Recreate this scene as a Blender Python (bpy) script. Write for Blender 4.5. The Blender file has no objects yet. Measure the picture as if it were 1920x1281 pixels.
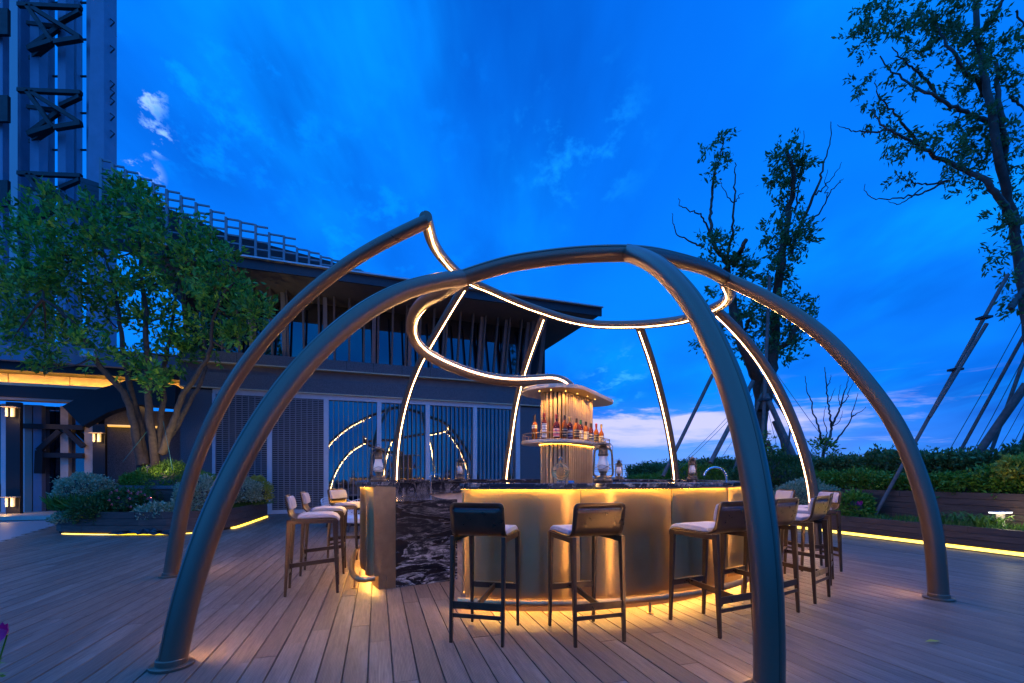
import bpy, bmesh, math, random
import numpy as np
from mathutils import Vector, Matrix
from math import radians as R, sin, cos, pi, atan2, sqrt

rng = np.random.default_rng(7)
random.seed(7)
SC = bpy.context.scene
COL = SC.collection

# ------------------------------------------------------------------ camera
EYE = 1.16          # camera height (m)
FPX = 860.0         # focal length in pixels of the 1920 wide photograph
cam_d = bpy.data.cameras.new('camera')
cam = bpy.data.objects.new('camera', cam_d)
COL.objects.link(cam)
cam.location = (0, 0, EYE)
cam.rotation_euler = (R(90), 0, 0)
cam_d.sensor_width = 36
cam_d.lens = FPX / 1920 * 36
cam_d.shift_y = 252.5 / 1920
cam_d.clip_start = 0.05
cam_d.clip_end = 20000
SC.camera = cam

# ------------------------------------------------------------------ dusk sky
SC.view_settings.view_transform = 'Standard'
SC.view_settings.look = 'None'
SC.view_settings.exposure = 0.45
SC.view_settings.gamma = 1.0
SC.view_settings.use_curve_mapping = False
SC.cycles.use_denoising = True
SC.cycles.max_bounces = 6
SC.cycles.diffuse_bounces = 3
SC.cycles.glossy_bounces = 4
SC.cycles.transmission_bounces = 6
SC.cycles.transparent_max_bounces = 8
SC.cycles.sample_clamp_indirect = 2.5
SC.cycles.sample_clamp_direct = 24
SC.cycles.use_adaptive_sampling = False
SC.cycles.use_light_tree = False
SC.cycles.denoising_prefilter = 'ACCURATE'
SC.cycles.blur_glossy = 1.0
SC.cycles.caustics_reflective = False
SC.cycles.caustics_refractive = False

def sky_world():
    w = bpy.data.worlds.new('World'); SC.world = w; w.use_nodes = True
    nt = w.node_tree; N = nt.nodes; L = nt.links
    N.clear()
    out = N.new('ShaderNodeOutputWorld'); bg = N.new('ShaderNodeBackground')
    L.new(bg.outputs[0], out.inputs[0])
    tc = N.new('ShaderNodeTexCoord'); sx = N.new('ShaderNodeSeparateXYZ')
    L.new(tc.outputs['Generated'], sx.inputs[0])
    def m(op, a, b=None, clamp=False):
        n = N.new('ShaderNodeMath'); n.operation = op; n.use_clamp = clamp
        for i, v in enumerate((a, b)):
            if v is None: continue
            if isinstance(v, (int, float)): n.inputs[i].default_value = v
            else: L.new(v, n.inputs[i])
        return n.outputs[0]
    def mix(f, a, b):
        n = N.new('ShaderNodeMix'); n.data_type = 'RGBA'
        if isinstance(f, (int, float)): n.inputs['Factor'].default_value = f
        else: L.new(f, n.inputs['Factor'])
        for k, v in ((6, a), (7, b)):
            if isinstance(v, tuple): n.inputs[k].default_value = (*v, 1)
            else: L.new(v, n.inputs[k])
        return n.outputs[2]
    def ramp(f, stops):
        n = N.new('ShaderNodeValToRGB'); L.new(f, n.inputs[0])
        e = n.color_ramp.elements
        while len(e) < len(stops): e.new(0.5)
        for el, (p, c) in zip(e, stops): el.position = p; el.color = (*c, 1)
        return n.outputs[0]
    def smooth(v, a, b):
        n = N.new('ShaderNodeMapRange'); n.interpolation_type = 'SMOOTHSTEP'
        L.new(v, n.inputs[0]); n.inputs[1].default_value = a; n.inputs[2].default_value = b
        return n.outputs[0]
    X, Y, Z = sx.outputs
    up = m('MAXIMUM', Z, 0.0)
    base = ramp(up, [(0.0, (.010, .150, .66)), (.06, (.008, .150, .68)), (.16, (.003, .145, .72)),
                     (.40, (.0015, .145, .74)), (.7, (.001, .120, .66)), (1.0, (.001, .10, .56))])
    # cloud deck seen on a flat layer overhead
    den = m('ADD', up, .22)
    cx = m('DIVIDE', X, den); cy = m('DIVIDE', Y, den)
    cv = N.new('ShaderNodeCombineXYZ'); L.new(cx, cv.inputs[0]); L.new(cy, cv.inputs[1])
    def noise(scale, detail, rough, dist, off, sc=(1, 1, 1), rot=0.0):
        mp = N.new('ShaderNodeMapping'); L.new(cv.outputs[0], mp.inputs[0])
        mp.inputs['Location'].default_value = off; mp.inputs['Scale'].default_value = sc
        mp.inputs['Rotation'].default_value = (0, 0, rot)
        n = N.new('ShaderNodeTexNoise'); L.new(mp.outputs[0], n.inputs['Vector'])
        n.inputs['Scale'].default_value = scale; n.inputs['Detail'].default_value = detail
        n.inputs['Roughness'].default_value = rough; n.inputs['Distortion'].default_value = dist
        return n.outputs[0]
    n1 = noise(.8, 4, .5, .0, (3.1, 1.7, 0), (1, .75, 1), .5)
    n2 = noise(1.7, 5, .5, .0, (7.3, 2.2, 0), (1, .7, 1), .5)
    n4 = noise(1.5, 6, .58, .0, (2.2, 9.1, 0), (1, .28, 1), .95)
    dark = m('MULTIPLY', m('MULTIPLY', smooth(n1, .42, .66), smooth(n4, .30, .62)), .98)
    lite = m('MULTIPLY', m('MULTIPLY', smooth(n2, .44, .72), smooth(n4, .62, .34)), .85)
    lite2 = m('MULTIPLY', smooth(n1, .52, .30), .45)
    c = mix(dark, base, (.0008, .066, .41))
    c = mix(lite, c, (.001, .27, .93))
    c = mix(lite2, c, (.001, .235, .90))
    # bright torn clouds: angular patches, broken by noise
    def patch(px, py, rad, col, strength, soft=.5):
        nonlocal c
        d = Vector(((px - 960) / FPX, 1, (893 - py) / FPX)).normalized()
        vd = N.new('ShaderNodeVectorMath'); vd.operation = 'DISTANCE'
        L.new(tc.outputs['Generated'], vd.inputs[0]); vd.inputs[1].default_value = d
        near = smooth(vd.outputs['Value'], rad, rad * .25)
        f = m('MULTIPLY', near, smooth(n3, .50, .50 + soft * .35))
        c = mix(m('MULTIPLY', f, strength), c, col)
    n3 = noise(9.0, 7, .62, .1, (1.3, 5.1, 0), (1, .8, 1), .7)
    patch(262, 172, .040, (.34, .52, .98), 1.0, .22)
    patch(294, 258, .030, (.30, .50, .98), 1.0, .22)
    patch(262, 325, .036, (.34, .52, .98), 1.0, .22)
    patch(262, 140, .13, (.001, .25, .93), .45)
    patch(420, 190, .18, (.001, .25, .93), .6)
    patch(640, 60, .3, (.001, .20, .88), .55)
    patch(1080, 270, .16, (.006, .29, .95), .6)
    patch(700, 470, .24, (.001, .25, .94), .55)
    patch(1150, 710, .09, (.05, .38, .93), .55)
    # afterglow low in the west: pink torn bank over lavender
    az = N.new('ShaderNodeMath'); az.operation = 'ARCTAN2'
    L.new(X, az.inputs[0]); L.new(Y, az.inputs[1])
    dz = m('ABSOLUTE', m('SUBTRACT', az.outputs[0], .30))
    west = smooth(dz, .62, .02)
    hz = m('MULTIPLY', smooth(Z, .17, .0), west)
    c = mix(m('MULTIPLY', hz, .55), c, (.20, .35, .82))
    lv = N.new('ShaderNodeCombineXYZ'); L.new(m('MULTIPLY', az.outputs[0], 5.0), lv.inputs[0]); L.new(m('MULTIPLY', Z, 34.0), lv.inputs[1])
    nn = N.new('ShaderNodeTexNoise'); L.new(lv.outputs[0], nn.inputs['Vector'])
    nn.inputs['Scale'].default_value = 1.0; nn.inputs['Detail'].default_value = 7; nn.inputs['Roughness'].default_value = .6
    nn.inputs['Distortion'].default_value = .4
    zc = m('ADD', Z, m('MULTIPLY', m('SUBTRACT', nn.outputs[0], .5), .10))
    band = m('MULTIPLY', smooth(zc, .055, .085), smooth(zc, .135, .118))
    band = m('MULTIPLY', band, smooth(m('ADD', dz, m('MULTIPLY', m('SUBTRACT', nn.outputs[0], .5), .9)), .38, .06))
    c = mix(m('MULTIPLY', band, .85), c, (.52, .50, .86))
    strk = m('MULTIPLY', smooth(nn.outputs[0], .55, .68), m('MULTIPLY', smooth(Z, .02, .06), smooth(Z, .20, .12)))
    strk = m('MULTIPLY', strk, smooth(dz, .8, .15))
    c = mix(m('MULTIPLY', strk, .55), c, (.36, .40, .80))
    L.new(c, bg.inputs[0]); bg.inputs[1].default_value = 1.08
sky_world()

# broad twilight from the open sky behind and above the camera (no disc: the sun is down)
sun_d = bpy.data.lights.new('twilight', 'SUN'); sun_d.energy = 1.3; sun_d.angle = R(120); sun_d.color = (.06, .33, 1.0)
sun = bpy.data.objects.new('twilight', sun_d); COL.objects.link(sun); sun.rotation_euler = (R(16), 0, R(-28))

# ------------------------------------------------------------------ helpers
def P(px, py, d):
    """the point at depth d seen at photo pixel px, py"""
    return Vector(((px - 960) / FPX * d, d, EYE + (893 - py) / FPX * d))
def G(px, py, z=0.0):
    """the point at height z seen at photo pixel px, py"""
    d = (EYE - z) * FPX / (py - 893)
    return Vector(((px - 960) / FPX * d, d, z))

def tag(o, label=None, cat=None, group=None, kind=None):
    if label: o['label'] = label
    if cat: o['category'] = cat
    if group: o['group'] = group
    if kind: o['kind'] = kind
    return o

def empty(name, loc=(0, 0, 0), rz=0.0, label=None, cat=None, group=None, kind=None):
    o = bpy.data.objects.new(name, None); COL.objects.link(o)
    o.location = loc; o.rotation_euler = (0, 0, rz); o.empty_display_size = .1
    return tag(o, label, cat, group, kind)

def mat_of(o):
    M = Matrix.LocRotScale(o.location, o.rotation_euler, o.scale)
    return mat_of(o.parent) @ M if o.parent else M

class MB:
    def __init__(s): s.v = []; s.f = []
    def add(s, vs, fs):
        n = len(s.v); s.v.extend([tuple(v) for v in vs]); s.f.extend([tuple(i + n for i in f) for f in fs]); return s
    def box(s, c, size, rz=0.0, M=None):
        x, y, z = (a / 2 for a in size)
        vs = [Vector((i * x, j * y, k * z)) for k in (-1, 1) for j in (-1, 1) for i in (-1, 1)]
        T = Matrix.Translation(c) @ (M if M else Matrix.Rotation(rz, 4, 'Z'))
        return s.add([T @ v for v in vs], [(0, 2, 3, 1), (4, 5, 7, 6), (0, 1, 5, 4), (2, 6, 7, 3), (0, 4, 6, 2), (1, 3, 7, 5)])
    def span(s, a, b):
        a = Vector(a); b = Vector(b)
        return s.box((a + b) / 2, [abs(q) for q in (b - a)])
    def bar(s, p0, p1, w, h=None, up=(0, 0, 1), w1=None, h1=None):
        """rectangular bar, optionally tapered"""
        p0 = Vector(p0); p1 = Vector(p1); h = h or w; w1 = w1 or w; h1 = h1 or h
        t = (p1 - p0).normalized(); u = Vector(up)
        if abs(t.dot(u)) > .98: u = Vector((0, 1, 0))
        a = t.cross(u).normalized(); b = a.cross(t)
        vs = []
        for p, ww, hh in ((p0, w, h), (p1, w1, h1)):
            for i, j in ((-1, -1), (1, -1), (1, 1), (-1, 1)): vs.append(p + a * (i * ww / 2) + b * (j * hh / 2))
        return s.add(vs, [(3, 2, 1, 0), (4, 5, 6, 7), (0, 1, 5, 4), (1, 2, 6, 5), (2, 3, 7, 6), (3, 0, 4, 7)])
    def tube(s, pts, r, n=8, cap=True, closed=False):
        pts = [Vector(p) for p in pts]; m = len(pts)
        rs = r if hasattr(r, '__len__') else [r] * m
        vs = []; prev = None
        for i, p in enumerate(pts):
            t = (pts[(i + 1) % m] - pts[i - 1]) if closed else (pts[min(i + 1, m - 1)] - pts[max(i - 1, 0)])
            t = t.normalized()
            if prev is None:
                a = t.cross(Vector((0, 0, 1)))
                if a.length < .05: a = t.cross(Vector((0, 1, 0)))
            else: a = prev - t * prev.dot(t)
            a.normalize(); prev = a; b = t.cross(a)
            for k in range(n):
                q = 2 * pi * k / n; vs.append(p + (a * cos(q) + b * sin(q)) * rs[i])
        fs = []
        for i in range(m if closed else m - 1):
            j = (i + 1) % m
            for k in range(n):
                l = (k + 1) % n; fs.append((i * n + k, i * n + l, j * n + l, j * n + k))
        if cap and not closed:
            fs.append(tuple(range(n))[::-1]); fs.append(tuple((m - 1) * n + k for k in range(n)))
        return s.add(vs, fs)
    def lathe(s, prof, c=(0, 0, 0), n=20, sy=1.0):
        c = Vector(c); vs = []; m = len(prof)
        for r, z in prof:
            for k in range(n):
                q = 2 * pi * k / n; vs.append(c + Vector((r * cos(q), r * sin(q) * sy, z)))
        fs = [(i * n + k, i * n + (k + 1) % n, (i + 1) * n + (k + 1) % n, (i + 1) * n + k) for i in range(m - 1) for k in range(n)]
        fs.append(tuple(range(n))[::-1]); fs.append(tuple((m - 1) * n + k for k in range(n)))
        return s.add(vs, fs)
    def prism(s, poly, z0, z1):
        n = len(poly)
        vs = [(x, y, z0) for x, y in poly] + [(x, y, z1) for x, y in poly]
        fs = [tuple(range(n))[::-1], tuple(range(n, 2 * n))] + [(i, (i + 1) % n, n + (i + 1) % n, n + i) for i in range(n)]
        return s.add(vs, fs)
    def strip(s, path, a, b, z0, z1, nrm=None):
        """wall along a plan path between the inward offsets a and b"""
        path = [Vector((p[0], p[1])) for p in path]; n = len(path); nr = nrm or normals(path)
        vs = []
        for p, q in zip(path, nr):
            for o, z in ((a, z0), (b, z0), (b, z1), (a, z1)):
                w = p + q * o; vs.append((w.x, w.y, z))
        fs = [(3, 2, 1, 0), tuple((n - 1) * 4 + k for k in range(4))]
        for i in range(n - 1):
            for k in range(4):
                l = (k + 1) % 4; fs.append((i * 4 + k, i * 4 + l, (i + 1) * 4 + l, (i + 1) * 4 + k))
        return s.add(vs, fs)
    def build(s, name, mat, parent=None, smooth=0, bevel=0.0, local=False, kind=None, label=None):
        me = bpy.data.meshes.new(name)
        vs = s.v
        if parent is not None and not local:
            Mi = mat_of(parent).inverted(); vs = [Mi @ Vector(v) for v in vs]
        me.from_pydata([tuple(v) for v in vs], [], s.f)
        bm = bmesh.new(); bm.from_mesh(me); bmesh.ops.recalc_face_normals(bm, faces=bm.faces); bm.to_mesh(me); bm.free()
        me.update()
        if mat: me.materials.append(mat)
        if smooth:
            me.polygons.foreach_set('use_smooth', [True] * len(me.polygons)); me.set_sharp_from_angle(angle=R(smooth))
        o = bpy.data.objects.new(name, me); COL.objects.link(o)
        if parent is not None: o.parent = parent
        if bevel:
            b = o.modifiers.new('bevel', 'BEVEL'); b.width = bevel; b.segments = 2; b.limit_method = 'ANGLE'; b.angle_limit = R(40)
        if kind: o['kind'] = kind
        if label: o['label'] = label
        return o

def normals(path):
    out = []
    for i in range(len(path)):
        t = (path[min(i + 1, len(path) - 1)] - path[max(i - 1, 0)]).normalized()
        out.append(Vector((-t.y, t.x)))
    return out

def catmull(pts, per=8, closed=False):
    pts = [Vector(p) for p in pts]; n = len(pts); out = []
    for i in range(n if closed else n - 1):
        if closed: a, b, c, d = (pts[(i + k) % n] for k in (-1, 0, 1, 2))
        else: a, b, c, d = pts[max(i - 1, 0)], pts[i], pts[i + 1], pts[min(i + 2, n - 1)]
        for k in range(per):
            t = k / per
            out.append(.5 * ((2 * b) + (c - a) * t + (2 * a - 5 * b + 4 * c - d) * t * t + (3 * b - a - 3 * c + d) * t ** 3))
    if not closed: out.append(pts[-1])
    return out

def resample(pts, n):
    pts = [Vector(p) for p in pts]
    L = [0.0]
    for a, b in zip(pts, pts[1:]): L.append(L[-1] + (b - a).length)
    out = []; j = 0
    for i in range(n):
        s = L[-1] * i / (n - 1)
        while j < len(L) - 2 and L[j + 1] < s: j += 1
        f = (s - L[j]) / max(L[j + 1] - L[j], 1e-9)
        out.append(pts[j].lerp(pts[j + 1], min(max(f, 0), 1)))
    return out

def soften(pts, k=2):
    pts = [Vector(p) for p in pts]
    for _ in range(k):
        q = pts[:]
        for i in range(1, len(pts) - 1): q[i] = pts[i] * .5 + (pts[i - 1] + pts[i + 1]) * .25
        pts = q
    return pts

def copy_tree(o, parent=None):
    c = o.copy(); COL.objects.link(c)
    if parent is not None: c.parent = parent
    for ch in list(o.children): copy_tree(ch, c)
    return c

# ------------------------------------------------------------------ materials
class NM:
    """small node-material builder"""
    def __init__(s, name):
        s.m = bpy.data.materials.new(name); s.m.use_nodes = True
        s.nt = s.m.node_tree; s.N = s.nt.nodes; s.L = s.nt.links
        s.b = s.N['Principled BSDF']
    def n(s, t, **kw):
        x = s.N.new(t)
        for k, v in kw.items(): setattr(x, k, v)
        return x
    def coord(s, scale=(1, 1, 1), which='Object', rot=(0, 0, 0)):
        tc = s.n('ShaderNodeTexCoord'); mp = s.n('ShaderNodeMapping')
        s.L.new(tc.outputs[which], mp.inputs[0]); mp.inputs['Scale'].default_value = scale; mp.inputs['Rotation'].default_value = rot
        return mp.outputs[0]
    def noise(s, vec, scale, detail=4, rough=.55, dist=0):
        x = s.n('ShaderNodeTexNoise'); s.L.new(vec, x.inputs['Vector'])
        x.inputs['Scale'].default_value = scale; x.inputs['Detail'].default_value = detail
        x.inputs['Roughness'].default_value = rough; x.inputs['Distortion'].default_value = dist
        return x.outputs[0]
    def ramp(s, f, stops):
        x = s.n('ShaderNodeValToRGB'); s.L.new(f, x.inputs[0]); e = x.color_ramp.elements
        while len(e) < len(stops): e.new(.5)
        for el, (p, c) in zip(e, stops): el.position = p; el.color = (*c, 1) if hasattr(c, '__len__') else (c, c, c, 1)
        return x.outputs[0]
    def mix(s, f, a, b, blend='MIX'):
        x = s.n('ShaderNodeMix', data_type='RGBA', blend_type=blend)
        for k, v in (('Factor', f), (6, a), (7, b)):
            if isinstance(v, (int, float)): x.inputs[k].default_value = v
            elif isinstance(v, tuple): x.inputs[k].default_value = (*v, 1)
            else: s.L.new(v, x.inputs[k])
        return x.outputs[2]
    def bump(s, h, strength=.3, dist=.01):
        x = s.n('ShaderNodeBump'); s.L.new(h, x.inputs['Height']); x.inputs['Strength'].default_value = strength
        x.inputs['Distance'].default_value = dist; s.L.new(x.outputs[0], s.b.inputs['Normal'])
    def set(s, **kw):
        for k, v in kw.items():
            i = s.b.inputs[{'color': 'Base Color', 'rough': 'Roughness', 'metal': 'Metallic', 'spec': 'Specular IOR Level', 'ior': 'IOR',
                            'trans': 'Transmission Weight', 'aniso': 'Anisotropic', 'emit': 'Emission Color', 'estr': 'Emission Strength',
                            'alpha': 'Alpha', 'coat': 'Coat Weight', 'sss': 'Subsurface Weight', 'arot': 'Anisotropic Rotation', 'sheen': 'Sheen Weight'}[k]]
            if isinstance(v, (int, float)): i.default_value = v
            elif isinstance(v, tuple): i.default_value = (*v, 1)
            else: s.L.new(v, i)
        return s

def plain(name, col, rough=.5, metal=0.0, var=.15, scale=6.0, bump=0.0, **kw):
    s = NM(name); v = s.coord()
    nz = s.noise(v, scale, 5, .6)
    lo = tuple(c * (1 - var) for c in col); hi = tuple(min(c * (1 + var), 1) for c in col)
    s.set(color=s.ramp(nz, [(.3, lo), (.7, hi)]), metal=metal, **kw)
    s.set(rough=s.ramp(nz, [(.3, max(rough - .06, 0)), (.7, min(rough + .06, 1))]))
    if bump: s.bump(s.noise(v, scale * 9, 4, .6), bump, .004)
    return s.m

def glow(name, col, strength):
    s = NM(name); s.set(color=(.8, .8, .8), emit=col, estr=strength, rough=.4); return s.m

LEDW = (1.0, .56, .21)
M = {}
M['tube'] = plain('bronze_tube', (.185, .125, .087), .33, .60, .03, 1.2)
M['groove'] = plain('dark_groove', (.012, .012, .014), .6)
M['led'] = glow('warm_led', LEDW, 148.0)
M['painted_glow'] = glow('led_painted_glow_inner', (1.0, .55, .18), 2.4)  # warm fringe of the strip's light, painted in as weak emission
M['painted_glow_outer'] = glow('led_painted_glow_outer', (1.0, .47, .11), .55)  # outer, dimmer step of the same painted fringe
M['led_top'] = glow('amber_counter_led', (1.0, .54, .08), 125.0)
M['led_bar'] = glow('amber_led', (1.0, .50, .09), 135.0)
M['led_shelf'] = glow('amber_shelf_led', (1.0, .50, .06), 75.0)
M['led_planter'] = glow('yellow_led', (1.0, .66, .02), 2.4)
M['stool'] = plain('stool_bronze', (.075, .05, .034), .32, .7, .12, 12.0)
M['black_metal'] = plain('black_metal', (.012, .012, .014), .45, .3)
M['steel'] = plain('polished_steel', (.62, .6, .58), .16, 1.0, .05)
M['dark_steel'] = plain('dark_steel', (.05, .05, .055), .5, .4)

def fabric():
    s = NM('lilac_fabric'); v = s.coord((1, 1, 1))
    w = s.noise(v, 380, 2, .5); big = s.noise(v, 9, 3)
    c = s.mix(s.ramp(w, [(.35, 0.0), (.65, 1.0)]), (.30, .285, .37), (.42, .40, .49))
    c = s.mix(s.ramp(big, [(.35, 0.0), (.75, .35)]), c, (.27, .25, .33))
    s.set(color=c, rough=.9, sheen=.2); s.bump(w, .35, .002); return s.m
M['fabric'] = fabric()

def panel_metal():
    s = NM('brushed_brass'); v = s.coord()
    blot = s.noise(v, 1.6, 4, .6); gr = s.noise(v, 90, 3, .7)
    c = s.mix(s.ramp(blot, [(.3, 0.0), (.7, 1.0)]), (.38, .24, .095), (.48, .315, .14))
    c = s.mix(s.ramp(gr, [(.36, .06), (.62, 0.0)]), c, (.38, .26, .13))
    s.set(color=c, metal=1.0, aniso=.74)
    tv = s.n('ShaderNodeCombineXYZ'); tv.inputs[2].default_value = 1.0; s.L.new(tv.outputs[0], s.b.inputs['Tangent'])
    s.set(rough=s.ramp(blot, [(.3, .28), (.7, .33)]))
    return s.m
M['panel'] = panel_metal()
M['panel_plain'] = plain('satin_brass', (.50, .335, .175), .38, 1.0, .12, 14.0)
M['canopy'] = plain('champagne_sheet', (.62, .49, .36), .34, .85, .06, 5.0)
M['slat'] = plain('champagne_slat', (.54, .36, .18), .33, .9, .08, 8.0)

def stone(name, dark=(.012, .012, .017), vein=(.42, .40, .42), amount=.56, vs=(.9, .9, 3.4), sc=1.7, rough=.12, low=False):
    s = NM(name); v = s.coord(vs, rot=(.1, .12, .2))
    n0 = s.noise(v, sc, 9, .68, 1.4)
    n1 = s.noise(v, sc * 6, 8, .7, .6)
    f = s.ramp(n0, [(amount, 0.0), (amount + .05, .8), (amount + .10, .25), (amount + .2, 1.0)])
    f2 = s.ramp(n1, [(.42, 0.15), (.62, 1.0)])
    f3 = s.mix(1.0, f, f2, 'MULTIPLY')
    c = s.mix(f3, dark, vein)
    if low:
        sx = s.n('ShaderNodeSeparateXYZ'); s.L.new(s.coord(), sx.inputs[0]); zz = sx.outputs[2]
        c = s.mix(s.mix(1.0, s.ramp(s.noise(s.coord((.8, .8, 3.6), rot=(.12, .1, 0)), 1.5, 8, .62, .8), [(.465, 0.0), (.485, 1.0), (.53, .05), (.575, .05), (.595, 1.0), (.66, .25)]), s.mix(1.0, s.ramp(zz, [(.0, 1.0), (.36, .9), (.5, .15), (.9, .22)]), f2, 'MULTIPLY'), 'MULTIPLY'), c, (.78, .75, .76))
    s.set(color=c, rough=rough, spec=.5); return s.m
M['stone'] = stone('black_veined_marble', low=True)
M['stone_top'] = stone('veined_marble_top', (.02, .02, .028), (.45, .43, .45), .50, (1, 1, 1), 3.0, .10)

def wood_deck():
    s = NM('reeded_deck_wood'); v = s.coord()
    oi = s.n('ShaderNodeObjectInfo'); gi = s.n('ShaderNodeNewGeometry')
    rnd = s.n('ShaderNodeMath', operation='ADD'); s.L.new(oi.outputs['Random'], rnd.inputs[0]); s.L.new(gi.outputs['Random Per Island'], rnd.inputs[1])
    fr = s.n('ShaderNodeMath', operation='FRACT'); s.L.new(rnd.outputs[0], fr.inputs[0])
    base = s.ramp(fr.outputs[0], [(0, (.175, .112, .082)), (.3, (.275, .18, .13)), (.6, (.34, .23, .168)), (.8, (.22, .143, .104)), (1, (.40, .28, .21))])
    vg = s.coord((26, 1.6, 1)); off = s.n('ShaderNodeVectorMath', operation='ADD'); s.L.new(vg, off.inputs[0])
    cmb = s.n('ShaderNodeCombineXYZ'); mm = s.n('ShaderNodeMath', operation='MULTIPLY'); s.L.new(fr.outputs[0], mm.inputs[0]); mm.inputs[1].default_value = 37
    s.L.new(mm.outputs[0], cmb.inputs[0]); s.L.new(mm.outputs[0], cmb.inputs[1]); s.L.new(cmb.outputs[0], off.inputs[1])
    grain = s.noise(off.outputs[0], 2.2, 6, .65, .4)
    vf = s.coord((220, 5, 1)); fine = s.noise(vf, 1.0, 3, .6)
    blot = s.noise(s.coord(which='Generated', scale=(1, 1, 1)), 3, 4)
    c = s.mix(s.ramp(grain, [(.3, 0.0), (.7, .75)]), base, (.135, .105, .092))
    c = s.mix(s.ramp(fine, [(.35, .45), (.65, 0.0)]), c, (.10, .07, .058))
    # reeded grooves along the board: fine dark valleys
    sx = s.n('ShaderNodeSeparateXYZ'); s.L.new(v, sx.inputs[0])
    wv = s.n('ShaderNodeMath', operation='MULTIPLY'); s.L.new(sx.outputs[0], wv.inputs[0]); wv.inputs[1].default_value = 2 * pi / .0084
    sn = s.n('ShaderNodeMath', operation='SINE'); s.L.new(wv.outputs[0], sn.inputs[0])
    h = s.ramp(sn.outputs[0], [(0.0, 0.0), (.55, 1.0)])
    c = s.mix(s.ramp(sn.outputs[0], [(0.0, .42), (.5, 0.0)]), c, (.07, .05, .04))
    wear = s.noise(s.coord((3, .6, 1)), 1.1, 5, .6)
    c = s.mix(s.ramp(wear, [(.50, 0.0), (.70, .45)]), c, (.40, .335, .29))
    wp = s.n('ShaderNodeNewGeometry'); st = s.noise(wp.outputs['Position'], .9, 6, .68, .3); st2 = s.noise(wp.outputs['Position'], 7.0, 4, .7)
    c = s.mix(s.ramp(st, [(.50, 0.0), (.68, .42)]), c, (.13, .095, .08))
    c = s.mix(s.ramp(st2, [(.62, 0.0), (.74, .35)]), c, (.12, .085, .07))
    s.set(color=c, rough=s.ramp(grain, [(.3, .40), (.7, .60)]), spec=.4)
    s.bump(s.mix(.35, h, fine), .45, .003)
    return s.m
M['deck'] = wood_deck()

def board_wood():
    s = NM('dark_planter_wood'); v = s.coord((2.0, 2.0, 26), which='Object')
    oi = s.n('ShaderNodeObjectInfo')
    g = s.noise(v, 2.0, 6, .65, .5)
    base = s.ramp(oi.outputs['Random'], [(0, (.13, .078, .058)), (.5, (.17, .105, .08)), (1, (.11, .066, .052))])
    c = s.mix(s.ramp(g, [(.35, 0.0), (.7, .8)]), base, (.05, .03, .025))
    s.set(color=c, rough=.55, spec=.3); s.bump(g, .3, .004); return s.m
M['board'] = board_wood()

def granite():
    s = NM('grey_granite'); v = s.coord()
    a = s.noise(v, 55, 4, .7); b = s.noise(v, 1.2, 5, .6)
    c = s.ramp(a, [(.35, (.05, .052, .058)), (.55, (.125, .13, .14)), (.75, (.20, .205, .22))])
    c = s.mix(s.ramp(b, [(.4, 0.0), (.75, .4)]), c, (.12, .12, .125))
    s.set(color=c, rough=.55, spec=.4); s.bump(a, .15, .002); return s.m
M['granite'] = granite()

def paving():
    s = NM('stone_paving'); v = s.coord()
    a = s.noise(v, 30, 4, .7); b = s.noise(v, .5, 5, .6)
    c = s.ramp(a, [(.3, (.26, .26, .265)), (.7, (.36, .36, .37))])
    c = s.mix(s.ramp(b, [(.4, 0.0), (.75, .35)]), c, (.22, .22, .225))
    s.set(color=c, rough=.5); return s.m
M['paving'] = paving()

def glass(name, col, ior, rough=.02, wave=.02):
    s = NM(name); s.set(color=col, rough=rough, ior=ior, spec=.5)
    if wave: s.bump(s.noise(s.coord((.7, .7, .5)), 1.2, 2), wave, .02)
    return s.m
M['glass'] = glass('dark_window_glass', (.003, .005, .012), 2.9)
M['glass_up'] = glass('upper_window_glass', (.008, .012, .025), 2.5)
M['glass_tower'] = glass('tower_glass', (.012, .02, .035), 2.6)
M['alu'] = plain('pale_aluminium', (.56, .56, .58), .45, .35, .06)
M['fin'] = plain('bronze_fin', (.30, .24, .21), .5, .3, .08)
M['fin_up'] = plain('dark_bronze_fin', (.15, .125, .115), .5, .3, .08)
M['soffit'] = plain('soffit_board', (.16, .13, .12), .6)
M['louvre'] = plain('louvre_slat_metal', (.24, .24, .26), .5, .4, .1)
M['copper_edge'] = plain('pale_brass_edge', (.62, .48, .30), .45, .2)
M['roof_slat'] = plain('roof_sheet', (.12, .125, .14), .5, .3)
M['cream'] = plain('cream_column', (.62, .52, .44), .6)
M['white_col'] = plain('pale_blue_steel', (.20, .24, .34), .45, 0, .12, 2.5)
M['soil'] = plain('soil', (.045, .032, .022), .95, 0, .3, 30, .5)
M['bark'] = plain('brown_bark', (.075, .05, .036), .9, 0, .4, 14, .8)
M['bark_grey'] = plain('grey_bark', (.085, .075, .07), .9, 0, .35, 10, .8)
M['pole'] = plain('weathered_pole', (.15, .125, .115), .8, 0, .35, 8, .5)
M['rope'] = plain('green_rope', (.04, .16, .14), .8)
M['white_glass'] = plain('frosted_globe', (.86, .83, .80), .35, 0, .03, 5, 0, trans=.15)
M['antique'] = plain('antique_lantern_metal', (.17, .125, .085), .38, .85, .45, 22.0, .3)
M['land'] = plain('dark_land', (.025, .045, .035), .95, 0, .4, .02)
M['far_steel'] = plain('pylon_steel', (.10, .12, .16), .7)
M['soffit_glow'] = glow('ceiling_glow', (1.0, .50, .05), .8)  # lamp light on a ceiling, put in as emission
M['cove_led'] = glow('amber_cove_strip', (1.0, .48, .045), 42.0)
M['lamp_amber'] = glow('amber_lamp', (1.0, .56, .10), .55)
M['wicker'] = plain('white_wicker', (.62, .63, .66), .7)
M['lit_floor'] = plain('pale_stone_floor', (.50, .44, .36), .45)
M['black'] = plain('black_paint', (.010, .010, .012), .55)

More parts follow.
